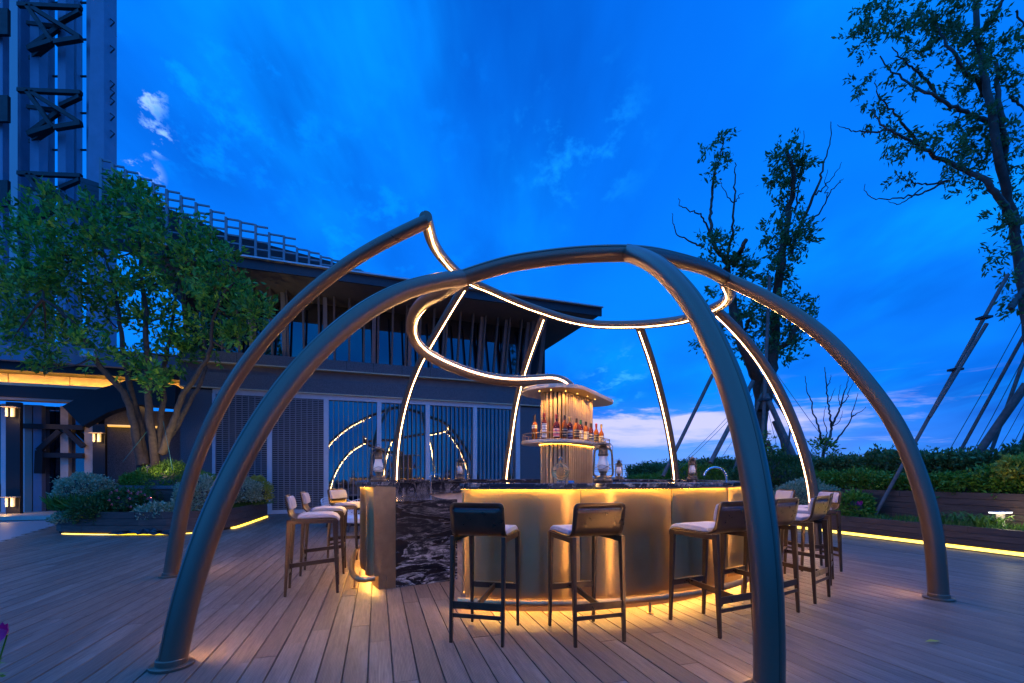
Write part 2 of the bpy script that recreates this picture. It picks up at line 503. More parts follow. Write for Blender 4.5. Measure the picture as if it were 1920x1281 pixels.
def leaf(name, cols, rough=.45, trans=.25):
    s = NM(name); gi = s.n('ShaderNodeNewGeometry'); n = len(cols)
    c = s.ramp(gi.outputs['Random Per Island'], [(i / (n - 1), k) for i, k in enumerate(cols)])
    s.set(color=c, rough=rough, spec=.4)
    tr = s.n('ShaderNodeBsdfTranslucent'); s.L.new(c, tr.inputs[0])
    mx = s.n('ShaderNodeMixShader'); mx.inputs[0].default_value = trans
    s.L.new(s.b.outputs[0], mx.inputs[1]); s.L.new(tr.outputs[0], mx.inputs[2])
    s.L.new(mx.outputs[0], s.N['Material Output'].inputs[0]); return s.m
M['leaf_tree'] = leaf('tree_leaves', [(.035, .11, .02), (.07, .22, .03), (.13, .36, .04), (.27, .48, .05), (.06, .18, .025)], trans=.35)
M['leaf_dark'] = leaf('dark_leaves', [(.03, .09, .025), (.05, .14, .035), (.08, .19, .05)])
M['leaf_camphor'] = leaf('camphor_leaves', [(.03, .12, .045), (.07, .20, .07), (.11, .27, .08), (.05, .16, .05)], trans=.42)
M['leaf_hedge'] = leaf('hedge_leaves', [(.06, .14, .018), (.12, .25, .025), (.20, .35, .035), (.08, .18, .02)])
M['leaf_hedge_far'] = leaf('photinia_leaves', [(.05, .11, .035), (.08, .18, .05), (.13, .24, .07), (.14, .14, .05)])
M['leaf_pale'] = leaf('variegated_leaves', [(.22, .30, .16), (.36, .44, .26), (.50, .55, .38), (.14, .22, .10)])
M['leaf_yellow'] = leaf('golden_leaves', [(.40, .36, .04), (.55, .48, .06), (.30, .32, .05)])
M['leaf_grass'] = leaf('grass_blades', [(.05, .14, .02), (.09, .20, .03), (.14, .26, .04)])
M['petal_red'] = leaf('red_petals', [(.55, .03, .06), (.65, .10, .12), (.6, .3, .3)])
M['petal_pink'] = leaf('magenta_petals', [(.45, .01, .16), (.55, .02, .22)])

for k_ in ('lamp_amber', 'soffit_glow'): M[k_].cycles.emission_sampling = 'NONE'
for k_ in ('led', 'led_bar', 'led_top', 'led_shelf'): M[k_].cycles.emission_sampling = 'FRONT'

# ------------------------------------------------------------------ ground and terrace
VX, VY = -.2822, .9594            # direction of the deck boards
AZ = atan2(VY, VX) - pi / 2       # rotation that takes local y onto the boards
def dk(w, v, z=0.0):
    """deck frame (across, along) to world"""
    return Vector((w * VY + v * VX, -w * VX + v * VY, z))

mb = MB(); mb.box((0, 3000, -16.5), (14000, 9000, 1.0)); mb.build('land', M['land'], kind='structure')
mb = MB(); mb.box((-3, 6, -8.06), (44, 44, 16.0)); mb.build('terrace_floor', M['soil'], kind='structure')
# pale paving along the building entrance, left of the deck
mb = MB(); mb.prism([(-26, -6), (-7.2, -1), (-7.2, 5.2), (-9.1, 8.18), (-10.8, 10.84), (-14.5, 16.5), (-26, 12)], -.05, -.006)
mb.build('paving', M['paving'], kind='structure')

deck = MB(); c4 = [dk(-13, -3), dk(8.86, -3), dk(8.86, 21), dk(-13, 21)]
deck.prism([(p.x, p.y) for p in c4], -.055, -.032)
deck_root = deck.build('deck', M['black'], kind='structure')
deck_dir = empty('x')            # frame helper replaced below
bpy.data.objects.remove(deck_dir)
PITCH, WID, TH = .141, .1345, .028
W0 = -.4746
def board_mesh(length):
    h = WID / 2; c = .003; t = TH
    prof = [(-h, -t), (h, -t), (h, -c), (h - c, 0), (-h + c, 0), (-h, -c)]
    n = len(prof); vs = [(x, 0, z) for x, z in prof] + [(x, length, z) for x, z in prof]
    fs = [tuple(range(n)), tuple(range(n, 2 * n))[::-1]] + [(i, n + i, n + (i + 1) % n, (i + 1) % n) for i in range(n)]
    return vs, fs
boards = []
def vmax_of(w):   # up to the two-storey building (Y = 16.7 + .36 X)
    # dk(w,v): x = w*VY+v*VX, y = -w*VX+v*VY
    return (16.62 + .36 * w * VY + w * VX) / (VY - .36 * VX)
def vmin_of(w):   # left border against the paving
    v = -1.2
    # (x+9.1)*2.66+(y-8.18)*1.7 > 0
    x0, y0 = w * VY, -w * VX
    k = (x0 + 9.1) * 2.66 + (y0 - 8.18) * 1.7
    dv = VX * 2.66 + VY * 1.7
    vv = -k / dv
    return max(v, vv) if dv > 0 else v
k0 = int((-12.5 - W0) / PITCH); k1 = int((8.84 - W0) / PITCH)
for k in range(k0, k1):
    w = W0 + (k + .5) * PITCH
    va, vb = vmin_of(w), vmax_of(w)
    v = va - (rng.random() * 2.6 if va < 0 else 0)
    while v < vb:
        L = rng.choice([2.2, 2.9, 2.9])
        e = min(v + L, vb)
        mid = dk(w, (v + e) / 2); near = dk(w, max(v, min(e, 2.6)))
        vis = any(q.y > 2.4 and abs(q.x) < q.y * 1.16 + .1 for q in (dk(w, v + (e - v) * t / 4) for t in range(5)))
        if vis and e - v > .05:
            q = min((dk(w, v + (e - v) * t / 4) for t in range(5)), key=lambda q: (q.y if q.y > 2.4 and abs(q.x) < q.y * 1.16 + .1 else 99))
            boards.append((q.length, w, v, e - v))
        v = e + .003
boards.sort()
mesh_cache = {}
deck_far = MB()
for i, (_, w, v, L) in enumerate(boards):
    q = dk(w, v)
    if i < 300:
        key = round(L, 3)
        if key not in mesh_cache:
            me = bpy.data.meshes.new('plank'); vs, fs = board_mesh(L); me.from_pydata(vs, [], fs); me.materials.append(M['deck']); mesh_cache[key] = me
        o = bpy.data.objects.new('plank', mesh_cache[key]); COL.objects.link(o); o.parent = deck_root
        o.location = (q.x, q.y, rng.normal(0, .0007)); o.rotation_euler = (0, 0, AZ)
    else:
        vs, fs = board_mesh(L); deck_far.add([(x + w, y + v, z) for x, y, z in vs], fs)
o = deck_far.build('far_planks', M['deck'], local=True, kind='stuff'); o.parent = deck_root; o.rotation_euler = (0, 0, AZ)

# a fallen leaf on the boards
mb = MB(); g = G(1750, 1203, .012)
mb.add([g + Vector(p) for p in ((-.06, 0, 0), (0, -.02, .006), (.06, .01, .0), (.0, .025, .008))], [(0, 1, 2, 3)])
tag(mb.build('fallen_leaf', M['leaf_yellow']), 'small dry yellow leaf lying on the bare deck boards', 'leaf')

# ------------------------------------------------------------------ two-storey building
FS = .36; FA = math.atan(FS); FY0 = 16.7
B0 = Vector((-7.35, FY0 - 7.35 * FS, 0))
fu = Vector((cos(FA), sin(FA), 0)); fi = Vector((-sin(FA), cos(FA), 0))
def s_of(px, off=0.0):
    """distance along the facade seen at pixel px, for a plane set off metres behind the facade line"""
    r = (px - 960) / FPX; y0 = FY0 + off / cos(FA)
    Y = y0 / (1 - FS * r); p = Vector((r * Y, Y, 0))
    return (p - B0).dot(fu)
def z_of(px, py, off=0.0):
    r = (px - 960) / FPX; Y = (FY0 + off / cos(FA)) / (1 - FS * r)
    return EYE + (893 - py) / FPX * Y

bld = empty('restaurant_building', B0, FA, 'two-storey grey stone pavilion with dark upper glazing, brass fins and slatted roof screen', 'building')
def fb(a, b):     # box in the building frame (s, depth, z)
    return MB().span(a, b)
def put(mb, name, mat, parent=None, **kw):
    o = mb.build(name, mat, local=True, **kw); o.parent = parent or bld; return o
sL, sR = s_of(338), s_of(1034)
ZD = 3.70
# solid body
put(fb((sL, .30, 0), (sR, 9, 4.83)), 'wall', M['granite'])
put(fb((s_of(976), 0, 0), (sR, .30, ZD)), 'wall', M['granite'])
put(fb((sL, 0, 0), (s_of(398), .30, ZD)), 'wall', M['granite'])
put(fb((sL, -.06, ZD + .08), (sR, .30, 4.22)), 'stone_band', M['granite'])
put(fb((sL, .10, 4.22), (sR, .30, 4.50)), 'shadow_gap', M['soffit'])
put(fb((sL, -.10, 4.50), (sR, .30, 4.535)), 'brass_ledge', M['copper_edge'])
put(fb((sL, -.08, 4.535), (sR, .30, 4.85)), 'stone_sill', M['granite'])
put(fb((sL, -.09, ZD + .045), (sR, .02, ZD + .08)), 'brass_ledge', M['copper_edge'])
put(fb((s_of(398), .02, ZD - .10), (s_of(976), .10, ZD + .045)), 'door_header', M['alu'])
for px in (445, 560, 650, 700, 753, 806, 905, 1000):      # stone joints
    put(fb((s_of(px) - .006, -.084, 4.54), (s_of(px) + .006, -.079, 4.85)), 'stone_joint', M['black'])
frames = [(398, 404), (501, 510), (607, 616), (707, 715), (798, 806), (887, 894), (967, 975)]
for a, b in frames:
    put(fb((s_of(a), -.02, 0), (s_of(b), .14, ZD - .10)), 'door_frame', M['alu'])
# louvred doors
for a, b in ((404, 501), (510, 607)):
    s0, s1 = s_of(a), s_of(b)
    put(fb((s0, .10, .0), (s1, .16, ZD - .1)), 'louvre_backing', M['black'])
    put(fb((s0, .0, .0), (s1, .08, .12)), 'bottom_rail', M['alu'])
    g = MB(); n = int((s1 - s0) / .155)
    for i in range(n + 1):
        s = s0 + (s1 - s0) * i / n; g.box((s, .03, ZD / 2), (.022, .05, ZD - .2))
    for j in range(58):
        z = .16 + j * .0596; g.box(((s0 + s1) / 2, .055, z), (s1 - s0, .05, .026))
    put(g, 'louvre_grille', M['louvre'], kind='stuff')
# glazed bays with vertical bars
barm = None
for (a, b) in ((616, 707), (715, 798), (806, 887), (894, 967)):
    s0, s1 = s_of(a), s_of(b)
    put(fb((s0, .16, .06), (s1, .20, ZD - .1)), 'glass_pane', M['glass'])
    put(fb((s0, .02, .0), (s1, .12, .06)), 'bottom_rail', M['alu'])
    n = 10
    for i in range(1, n):
        s = s0 + (s1 - s0) * i / n
        if barm is None:
            o = put(MB().box((0, 0, 0), (.026, .05, ZD - .17)), 'bar', M['fin']); barm = o.data
        else:
            o = bpy.data.objects.new('bar', barm); COL.objects.link(o); o.parent = bld
        o.location = (s, .06, (ZD - .05) / 2)
# upper storey: glazing leaning out towards the terrace
ZB, ZT, LEAN = 4.85, 6.72, -.55
def lean_quad(s0, s1, y0, t=.04):
    m = MB(); vs = []
    for (z, dy) in ((ZB, 0), (ZT, LEAN)):
        for (s, y) in ((s0, y0), (s1, y0), (s1, y0 + t), (s0, y0 + t)): vs.append((s, y + dy, z))
    m.add(vs, [(3, 2, 1, 0), (4, 5, 6, 7), (0, 1, 5, 4), (1, 2, 6, 5), (2, 3, 7, 6), (3, 0, 4, 7)]); return m
put(fb((sL, .6, ZB), (sR, .8, ZT - .002)), 'upper_wall', M['black'])
px_m = [470, 532, 610, 701, 769, 833, 900, 945, 985]
for a, b in zip([sL] + [s_of(p) for p in px_m], [s_of(p) for p in px_m] + [s_of(1000)]):
    put(fb((a + .03, .36, ZB), (b - .03, .40, ZT - .002)), 'glass_pane', M['glass_up'])
for p in px_m:
    put(lean_quad(s_of(p) - .06, s_of(p) + .06, .22, .14), 'mullion', M['louvre'])
s = sL + .15
while s < sR - .1:
    w = .028 if s < s_of(985) else .07
    put(lean_quad(s - w, s + w, .02, .16), 'fin', M['fin_up'] if s < s_of(985) else M['soffit']); s += .445
put(fb((sL - .5, -1.72, ZT), (sR + 1.0, 3, ZT + .04)), 'soffit', M['soffit'])
put(fb((sL - .5, -1.78, ZT + .0), (sR + 1.1, -1.72, ZT + .26)), 'fascia', M['dark_steel'])
put(fb((sL - .5, -1.9, ZT + .26), (sR + 1.1, 3.0, ZT + .30)), 'roof_edge', M['alu'])
# roof screen of posts and rails, falling towards the right
tops = [(190, 298), (212, 308), (236, 319), (262, 332), (288, 344), (313, 356), (340, 368), (368, 381), (396, 394), (424, 408), (451, 415), (479.5, 422), (505, 437), (532.5, 443), (557, 465), (579.5, 471), (601.6, 480), (622, 486), (643, 494), (662, 503), (680, 509), (697, 515.5), (711.5, 524)]
ro = -1.55
zr = ZT + .30
posts = []
for p, ty in tops:
    s = s_of(p, ro); h = max(.12, z_of(p, ty, ro) - zr)
    put(fb((s - .028, ro - .05, zr), (s + .028, ro + .05, zr + h)), 'screen_post', M['louvre'])
    posts.append((s, h))
for (s0, h0), (s1, h1) in zip(posts, posts[1:]):
    n = max(2, int(h0 / .21))
    for j in range(n):
        z = zr + h0 - .03 - j * .21
        put(fb((s0 + .03, ro - .02, z - .02), (s1 - .03, ro + .02, z + .02)), 'screen_rail', M['louvre'])
# sloping slatted roof behind the screen
yy = ro + .45
crest = [(150, 330), (215, 352), (330, 396), (424, 437), (557, 473), (621, 490), (712, 527)]
cs = [(s_of(x, yy), z_of(x, y, yy)) for x, y in crest]
NR = 13
for j in range(NR):
    m = MB(); vs = []
    for (s, zt) in cs:
        h = max(zt - zr, .06)
        for z, y in ((zr + h * j / NR, yy + .03), (zr + h * (j + .86) / NR, yy), (zr + h * (j + .86) / NR, yy + .06), (zr + h * j / NR, yy + .09)): vs.append((s, y, z))
    n = len(cs)
    m.add(vs, [(i * 4 + k, i * 4 + (k + 1) % 4, i * 4 + 4 + (k + 1) % 4, i * 4 + 4 + k) for i in range(n - 1) for k in range(4)] + [(3, 2, 1, 0), tuple((n - 1) * 4 + k for k in range(4))])
    put(m, 'roof_slat', M['roof_slat'])
# a few aerial masts on the roof
for px, h in ((889, .55), (899, .35), (905, .3)):
    s = s_of(px, 1); put(MB().tube([(s, 1, zr), (s + .02, 1, zr + h + .6)], .012, 5), 'roof_mast', M['dark_steel'])

# ------------------------------------------------------------------ entrance canopy and lobby at the left
eo = .78
ent = empty('entrance_canopy', B0 + fi * eo, FA, 'low dark entrance canopy with amber lit cove and glazed lobby behind the round planter', 'canopy')
def pe(mb, name, mat, **kw):
    o = mb.build(name, mat, local=True, **kw); o.parent = ent; return o
def se(px, off=0.0): return s_of(px, eo + off)
e0, e1 = se(-260), se(345)
pe(fb((e0, -.5, 4.25), (e1, 4, 4.72)), 'fascia', M['white_col'])
pe(fb((e0, -.3, 4.02), (e1, 4, 4.24)), 'shadow_beam', M['black'])
pe(fb((e0, .25, 3.70), (e1, .35, 4.015)), 'lit_cove', M['cream'])
pe(fb((e0, .06, 3.70), (e1, .085, 3.712)), 'led_strip', M['cove_led'])
pe(fb((e0, .0, 3.695), (e1, .02, 3.735)), 'cove_edge', M['copper_edge'])
s = e0
while s < e1:
    pe(fb((s - .008, .236, 3.70), (s + .008, .249, 4.015)), 'cove_joint', M['soffit']); s += 1.35
pe(fb((e0, .0, 3.66), (e1, .34, 3.695)), 'cove_lip', M['copper_edge'])
pe(fb((e0, .02, 3.34), (e1, .5, 3.655)), 'lintel', M['black'])
pe(fb((e0, .05, 3.27), (e1, .45, 3.335)), 'lintel_soffit', M['fin'])
pe(fb((e0, 1.7, 0.12), (e1, 1.9, 3.3)), 'lobby_wall', M['black'])
cols = [(-40, 2, 'glass_tower'), (2, 12, 'alu'), (40, 46, 'alu'), (46, 60, 'fin'), (62, 78, 'white_col'), (78, 102, 'glass_tower'), (104, 112, 'glass_tower'),
        (113, 128, 'cream'), (128, 146, 'glass_tower'), (146, 158, 'glass_tower'), (158, 178, 'cream'), (196, 262, 'granite'), (262, 345, 'granite')]
for a, b, mname in cols:
    nm = {'glass_tower': 'glass_pane', 'alu': 'door_frame', 'fin': 'door_leaf', 'white_col': 'column', 'cream': 'column', 'granite': 'wall_panel'}[mname]
    y = {'glass_tower': 1.2, 'granite': 1.3}.get(mname, 1.0)
    pe(fb((se(a, y), y, .12), (se(b, y), y + .2, 3.26)), nm, M[mname])
for z0, px0, px1 in ((2.62, 38, 158), (1.78, 75, 158)):
    pe(fb((se(px0, .9), .80, z0 - .07), (se(px1, .9), .93, z0 + .07)), 'brace', M['black'])
def br(p0, p1, w=.13):
    a = (se(p0[0], .85), .86, z_of(p0[0], p0[1], eo + .86)); b = (se(p1[0], .85), .86, z_of(p1[0], p1[1], eo + .86))
    pe(MB().bar(a, b, w), 'brace', M['black'])
br((72, 845), (112, 808)); br((122, 805), (157, 838)); br((76, 845), (74, 888), .18)
# lit floor and step
pe(fb((e0, -.9, .012), (e1, 1.7, .12)), 'entrance_step', M['lit_floor'])
pe(fb((e0, -1.0, 3.1), (e0 + .01, -.9, 3.2)), 'step_edge', M['alu']) if False else None
# dark posts with amber lamps
def lamp_post(px, off, zl, label, top):
    s = se(px, off); root = empty('lamp_post', mat_of(ent) @ Vector((s, off, .12)), FA, label, 'wall lamp', 'amber post lamps at the entrance')
    m = MB().span((-.15, -.02, 0), (.15, .12, top)); o = m.build('post', M['black'], local=True); o.parent = root
    for z in zl:
        for dx, w in ((-.08, .028), (.05, .045)):
            o = MB().lathe([(w * .9, -.12), (w, -.11), (w, .11), (w * .9, .12)], (0, 0, 0), 10).build('shade', M['lamp_amber'], local=True, smooth=40)
            o.parent = root; o.location = (dx, -.12, z)
        o = MB().span((-.18, -.20, z + .13), (.16, .0, z + .155)).build('bracket', M['copper_edge'], local=True); o.parent = root
        ld = bpy.data.lights.new('lamp_glow', 'POINT'); ld.energy = 5; ld.color = (1, .55, .14); ld.shadow_soft_size = .06
        l = bpy.data.objects.new('lamp_glow', ld); COL.objects.link(l); l.parent = root; l.location = (0, -.34, z - .05)
lamp_post(25, .2, (2.92 - .12, .32), 'tall dark post with amber lamps at top and bottom, beside the black cabinet', 3.1)
lamp_post(186, .6, (2.3 - .12,), 'dark post with a pair of amber lamps below the slanting black beam', 2.6)
lamp_post(267, .1, (3.35 - .12,), 'dark post with amber lamps behind the tree trunks', 3.3)
# slanting black beam that breaks forward of the canopy
beam = empty('steel_brace', (0, 0, 0), 0, 'big black bent steel beam slanting out under the amber entrance canopy', 'steel beam')
pts = [P(142, 783, 11.9), P(192, 756, 12.15), P(250, 738, 12.45), P(325, 745, 12.8)]
m = MB()
for i in range(3): m.bar(pts[i], pts[i + 1] + (pts[i + 1] - pts[i]).normalized() * .1, .5, .62)
m.build('beam', M['black'], beam)
# ceiling patch deeper in, the amber light on it painted as emission
pe(MB().span((se(196, 1.0), .9, 2.70), (se(300, 1.0), 1.25, 2.74)), 'lit_ceiling', M['soffit_glow'])
# black cabinet by the door
cab = empty('floor_cabinet', G(63, 948, .12), FA, 'plain black box standing on the lit entrance floor', 'cabinet')
o = MB().span((-.34, -.22, 0), (.34, .22, .55)).build('body', M['black'], local=True, bevel=.03); o.parent = cab
o = MB().span((-.36, -.24, .55), (.36, .24, .585)).build('lid', M['dark_steel'], local=True); o.parent = cab

# ------------------------------------------------------------------ steel and glass tower at far left
tw = empty('glass_tower', (-14.0, 15.5, 0), 0, 'tall tower of pale steel columns, glass and black trusses at the far left', 'tower')
TD = 15.5
def tx(px, d=TD): return (px - 960) / FPX * d
def tz(py, d=TD): return EYE + (893 - py) / FPX * d
TOPZ = 24
for a, b, d in ((56, 73, 15.6), (108, 123, 15.6), (162, 177, 15.6), (-30, -14, 15.6), (33, 39, 16.2)):
    MB().span((tx(a, d), d, 4.8), (tx(b, d), d + .3, TOPZ)).build('column', M['white_col'], tw)
m = MB(); x0, x1, x2 = tx(177), tx(207), tx(186)
m.prism([(x0, TD - .25), (x1, TD - .25), (x1, TD + .25), (x0, TD + .25)], 4.8, tz(330))
m.build('column', M['white_col'], tw)
m = MB(); zz = tz(330)
m.add([(x0, TD - .25, zz), (x1, TD - .25, zz), (x1, TD + .25, zz), (x0, TD + .25, zz), (x2 + .1, TD - .25, TOPZ), (x1, TD - .25, TOPZ), (x1, TD + .25, TOPZ), (x2 + .1, TD + .25, TOPZ)],
      [(3, 2, 1, 0), (4, 5, 6, 7), (0, 1, 5, 4), (1, 2, 6, 5), (2, 3, 7, 6), (3, 0, 4, 7)])
m.build('column', M['white_col'], tw)
MB().span((tx(0, 15.2) - .3, 15.2, 4.8), (tx(5, 15.2), 15.4, TOPZ)).build('column', M['white_col'], tw)
MB().span((tx(38, 17.2), 17.2, 4.8), (tx(58, 17.2), 17.5, TOPZ)).build('dark_wall', M['roof_slat'], tw)
MB().span((tx(-200, 18.5), 18.5, 4.8), (tx(34, 18.5), 18.7, TOPZ)).build('glass_pane', M['glass_tower'], tw)
for a, b in ((73, 98), (123, 150)):
    MB().span((tx(a, 17), 17, 4.8), (tx(b, 17), 17.1, TOPZ)).build('glass_pane', M['glass_tower'], tw)
    for f in (.35, .68): MB().span((tx(a + (b - a) * f, 16.7), 16.7, 4.8), (tx(a + (b - a) * f + 2.2, 16.7), 16.9, TOPZ)).build('fin', M['white_col'], tw)
for a, b in ((98, 108), (150, 162)):
    for z0 in np.arange(5, 22, 1.35):
        MB().span((tx(a, 16.8), 16.8, z0), (tx(b, 16.8), 16.85, z0 + .05)).build('glazing_bar', M['dark_steel'], tw)
for zc in (tz(60), tz(218), tz(372)):   # truss bands at each storey
    def tb(p0, p1, w=.125):
        w *= .72 if w > .13 else 1
        MB().bar((tx(p0[0]), TD - .18 + p0[2], zc - p0[1] / FPX * TD), (tx(p1[0]), TD - .18 + p1[2], zc - p1[1] / FPX * TD), w).build('truss', M['black'], tw)
    tb((45, -40, 0), (162, -35, 0)); tb((45, 40, .4), (108, 30, 0), .13); tb((64, 42, 0), (108, 28, 0), .2); tb((113, 30, 0), (162, 22, 0), .2)
    tb((62, -38, 0), (110, 30, 0)); tb((66, 40, 0), (108, -8, .2)); tb((70, -36, 0), (160, 20, 0)); tb((113, -20, .2), (160, -28, 0)); tb((45, -22, .3), (110, -14, .3), .12)
    MB().span((tx(-90, 15.0), 15.0, zc - .55), (tx(14, 15.0), 15.1, zc + .30)).build('floor_band', M['black'], tw)
for py in (42, 92, 158, 174, 190, 219, 251):
    z = tz(py); m = MB()
    m.bar((x1, TD, z + .12), (x1 + .14, TD, z), .025); m.bar((x1 + .14, TD, z), (x1, TD, z - .14), .025); m.build('bracket', M['dark_steel'], tw)
MB().span((tx(-200, 15.9), 15.9, 4.75), (tx(207, 15.9), 18.6, 5.0)).build('base_beam', M['black'], tw)

# ------------------------------------------------------------------ planters
def plank_wall(root, path, z0, rows, h, thick=.05, seg=2.4, gap=.006, cap=True, shift=0.0):
    """courses of separate boards along a plan path"""
    path = [Vector((p[0], p[1])) for p in path]
    L = [0.0]
    for a, b in zip(path, path[1:]): L.append(L[-1] + (b - a).length)
    nr = normals(path)
    def at(s):
        s = min(max(s, 0), L[-1])
        for i in range(len(L) - 1):
            if L[i + 1] >= s: break
        f = (s - L[i]) / max(L[i + 1] - L[i], 1e-6)
        return path[i].lerp(path[i + 1], f), nr[i].lerp(nr[i + 1], f).normalized()
    for r in range(rows):
        s = -(rng.random() * seg)
        while s < L[-1]:
            e = min(s + seg, L[-1]); a = max(s, 0)
            if e - a > .05:
                n = max(2, int((e - a) / .25) + 1)
                pp = [at(a + (e - a - .004) * i / (n - 1)) for i in range(n)]
                d = shift + rng.normal(0, .003)
                MB().strip([p for p, _ in pp], d, d + thick, z0 + r * h + gap / 2, z0 + (r + 1) * h - gap / 2, [q for _, q in pp]).build('board', M['board'], root)
            s += seg

# right side: long two-step planter parallel to the boards
pr = empty('timber_planter', dk(8.86, 8, 0), 0, 'long two-step planter of dark horizontal boards along the right edge of the deck', 'planter')
lo = [dk(8.86, v) for v in np.arange(20.0, .4, -.9)]
up = [dk(9.76, v) for v in np.arange(20.0, .4, -.9)]
plank_wall(pr, lo, .075, 3, .10)
plank_wall(pr, up, .22, 6, .11)
MB().strip(lo, .06, .10, 0, .36).build('soil_wall', M['black'], pr)
MB().strip(lo, .055, .92, -.03, .33).build('soil', M['soil'], pr)
MB().strip(up, .055, 4.0, -.03, .84).build('soil', M['soil'], pr)
MB().strip(lo[::2] + lo[-1:], .012, .03, .012, .062).build('led_strip', M['led_planter'], pr)
MB().strip(lo, -.05, .05, -.028, .010).build('led_channel', M['dark_steel'], pr)

# left side: rounded planter with a raised tier
pl = empty('round_planter', (-8, 10.5, 0), 0, 'rounded two-tier planter of dark boards around the big tree on the left', 'planter')
lp = catmull([(-9.9, 13.2), (-9.85, 11.2), (-9.65, 9.9), (-9.15, 9.25), (-8.3, 9.06), (-7.4, 9.06), (-6.7, 9.12), (-6.3, 9.5), (-6.15, 10.1), (-6.35, 11.0), (-6.92, 12.98)], 5)
lp = [Vector((p[0], p[1])) for p in [Vector((*q, 0)) if len(q) == 2 else q for q in lp]]
plank_wall(pl, lp, .05, 3, .135)
MB().prism([tuple(p + q * .04) for p, q in zip(lp, normals(lp))], -.03, .41).build('soil', M['soil'], pl)
MB().strip(lp[16:34], -.012, .04, .004, .016).build('led_strip', M['led_planter'], pl)
MB().strip(lp[40:], -.012, .04, .004, .034).build('led_strip', M['led_planter'], pl)
tp = [Vector(p) for p in ((-8.92, 11.9), (-8.92, 10.05), (-7.0, 10.05), (-7.0, 11.9))]
plank_wall(pl, tp, .40, 4, .12)
MB().prism([(-8.88, 11.9), (-8.88, 10.09), (-7.04, 10.09), (-7.04, 11.9)], .38, .86).build('soil', M['soil'], pl)
MB().strip(tp, -.05, .10, .882, .955).build('coping', M['granite'], pl)

# ------------------------------------------------------------------ arched steel pavilion
CX, CY = .244, 6.756
pav = empty('arch_pavilion', (CX, CY, 0), 0, 'large pavilion of curved bronze tubes with warm light strips arching over the bar', 'pavilion')
TR = .078

SECTION = [(-.27, 1.0), (-.235, .955), (.235, .955), (.27, 1.0)] + [(t, 1.0) for t in np.linspace(.50, pi - .30, 11)] + [(pi - .10, 1.0), (pi, .87), (pi + .10, 1.0)] + [(t, 1.0) for t in np.linspace(pi + .30, 2 * pi - .50, 11)]
def sweep(name, pts, aim, r=TR, n=len(SECTION), led=(0, 1), groove=True, parent=None, roll=0.0, cap=True, lstep=1):
    """round tube with a light strip on the side that faces aim and a slot on the other side"""
    pts = [Vector(p) for p in pts]; m = len(pts)
    vs = []; led_l = []; gv = []
    for i, p in enumerate(pts):
        t = (pts[min(i + 1, m - 1)] - pts[max(i - 1, 0)]).normalized()
        a = (aim(p) if callable(aim) else Vector(aim)) - p
        a = (a - t * a.dot(t)).normalized(); b = t.cross(a)
        if roll: a, b = a * cos(roll) + b * sin(roll), b * cos(roll) - a * sin(roll)
        for q, rr in SECTION: vs.append(p + (a * cos(q) + b * sin(q)) * (rr * r))
        led_l.append((p, a, b, t))
    fs = [(i * n + k, i * n + (k + 1) % n, (i + 1) * n + (k + 1) % n, (i + 1) * n + k) for i in range(m - 1) for k in range(n)]
    if cap: fs += [tuple(range(n))[::-1], tuple((m - 1) * n + k for k in range(n))]
    mb = MB(); mb.add(vs, fs)
    o = mb.build(name, M['tube'], parent or pav, smooth=35)
    i0, i1 = int(led[0] * (m - 1)), int(led[1] * (m - 1))
    if i1 > i0:
        lv = []; hw = .0048; k = i1 - i0 + 1
        for p, a, b, t in led_l[i0:i1:lstep] + [led_l[i1]]: lv += [p + a * (r * .982) - b * hw, p + a * (r * .982) + b * hw]
        n_l = len(lv) // 2
        lo_ = MB().add(lv, [(2 * i, 2 * i + 1, 2 * i + 3, 2 * i + 2) for i in range(n_l - 1)]).build('led_strip', M['led'], o)
        f0_ = lo_.data.polygons[n_l // 2]; m_ = led_l[i0 + min((n_l // 2) * lstep, k - 1)]
        if f0_.normal.dot(m_[1]) < 0: lo_.data.flip_normals()
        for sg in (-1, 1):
            for (r0, b0, r1, b1, mn) in ((.9815, .0049, .980, .0095, 'painted_glow'), (.9795, .0096, .960, .0172, 'painted_glow_outer')):  # emissive edge bands that imitate the soft glow beside the strip
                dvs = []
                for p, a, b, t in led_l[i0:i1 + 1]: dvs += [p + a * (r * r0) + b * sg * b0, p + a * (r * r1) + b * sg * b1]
                MB().add(dvs, [(2 * i, 2 * i + 1, 2 * i + 3, 2 * i + 2) for i in range(k - 1)]).build('led_painted_glow', M[mn], o)
    if groove:
        gl = []
        for p, a, b, t in led_l: gl += [p - a * (r * .93) - b * .006, p - a * (r * .885) , p - a * (r * .93) + b * .006]
        gf = [(i * 3 + j, i * 3 + j + 1, i * 3 + 4 + j, i * 3 + 3 + j) for i in range(m - 1) for j in range(2)]
        MB().add(gl, gf).build('groove', M['groove'], o)
    return o

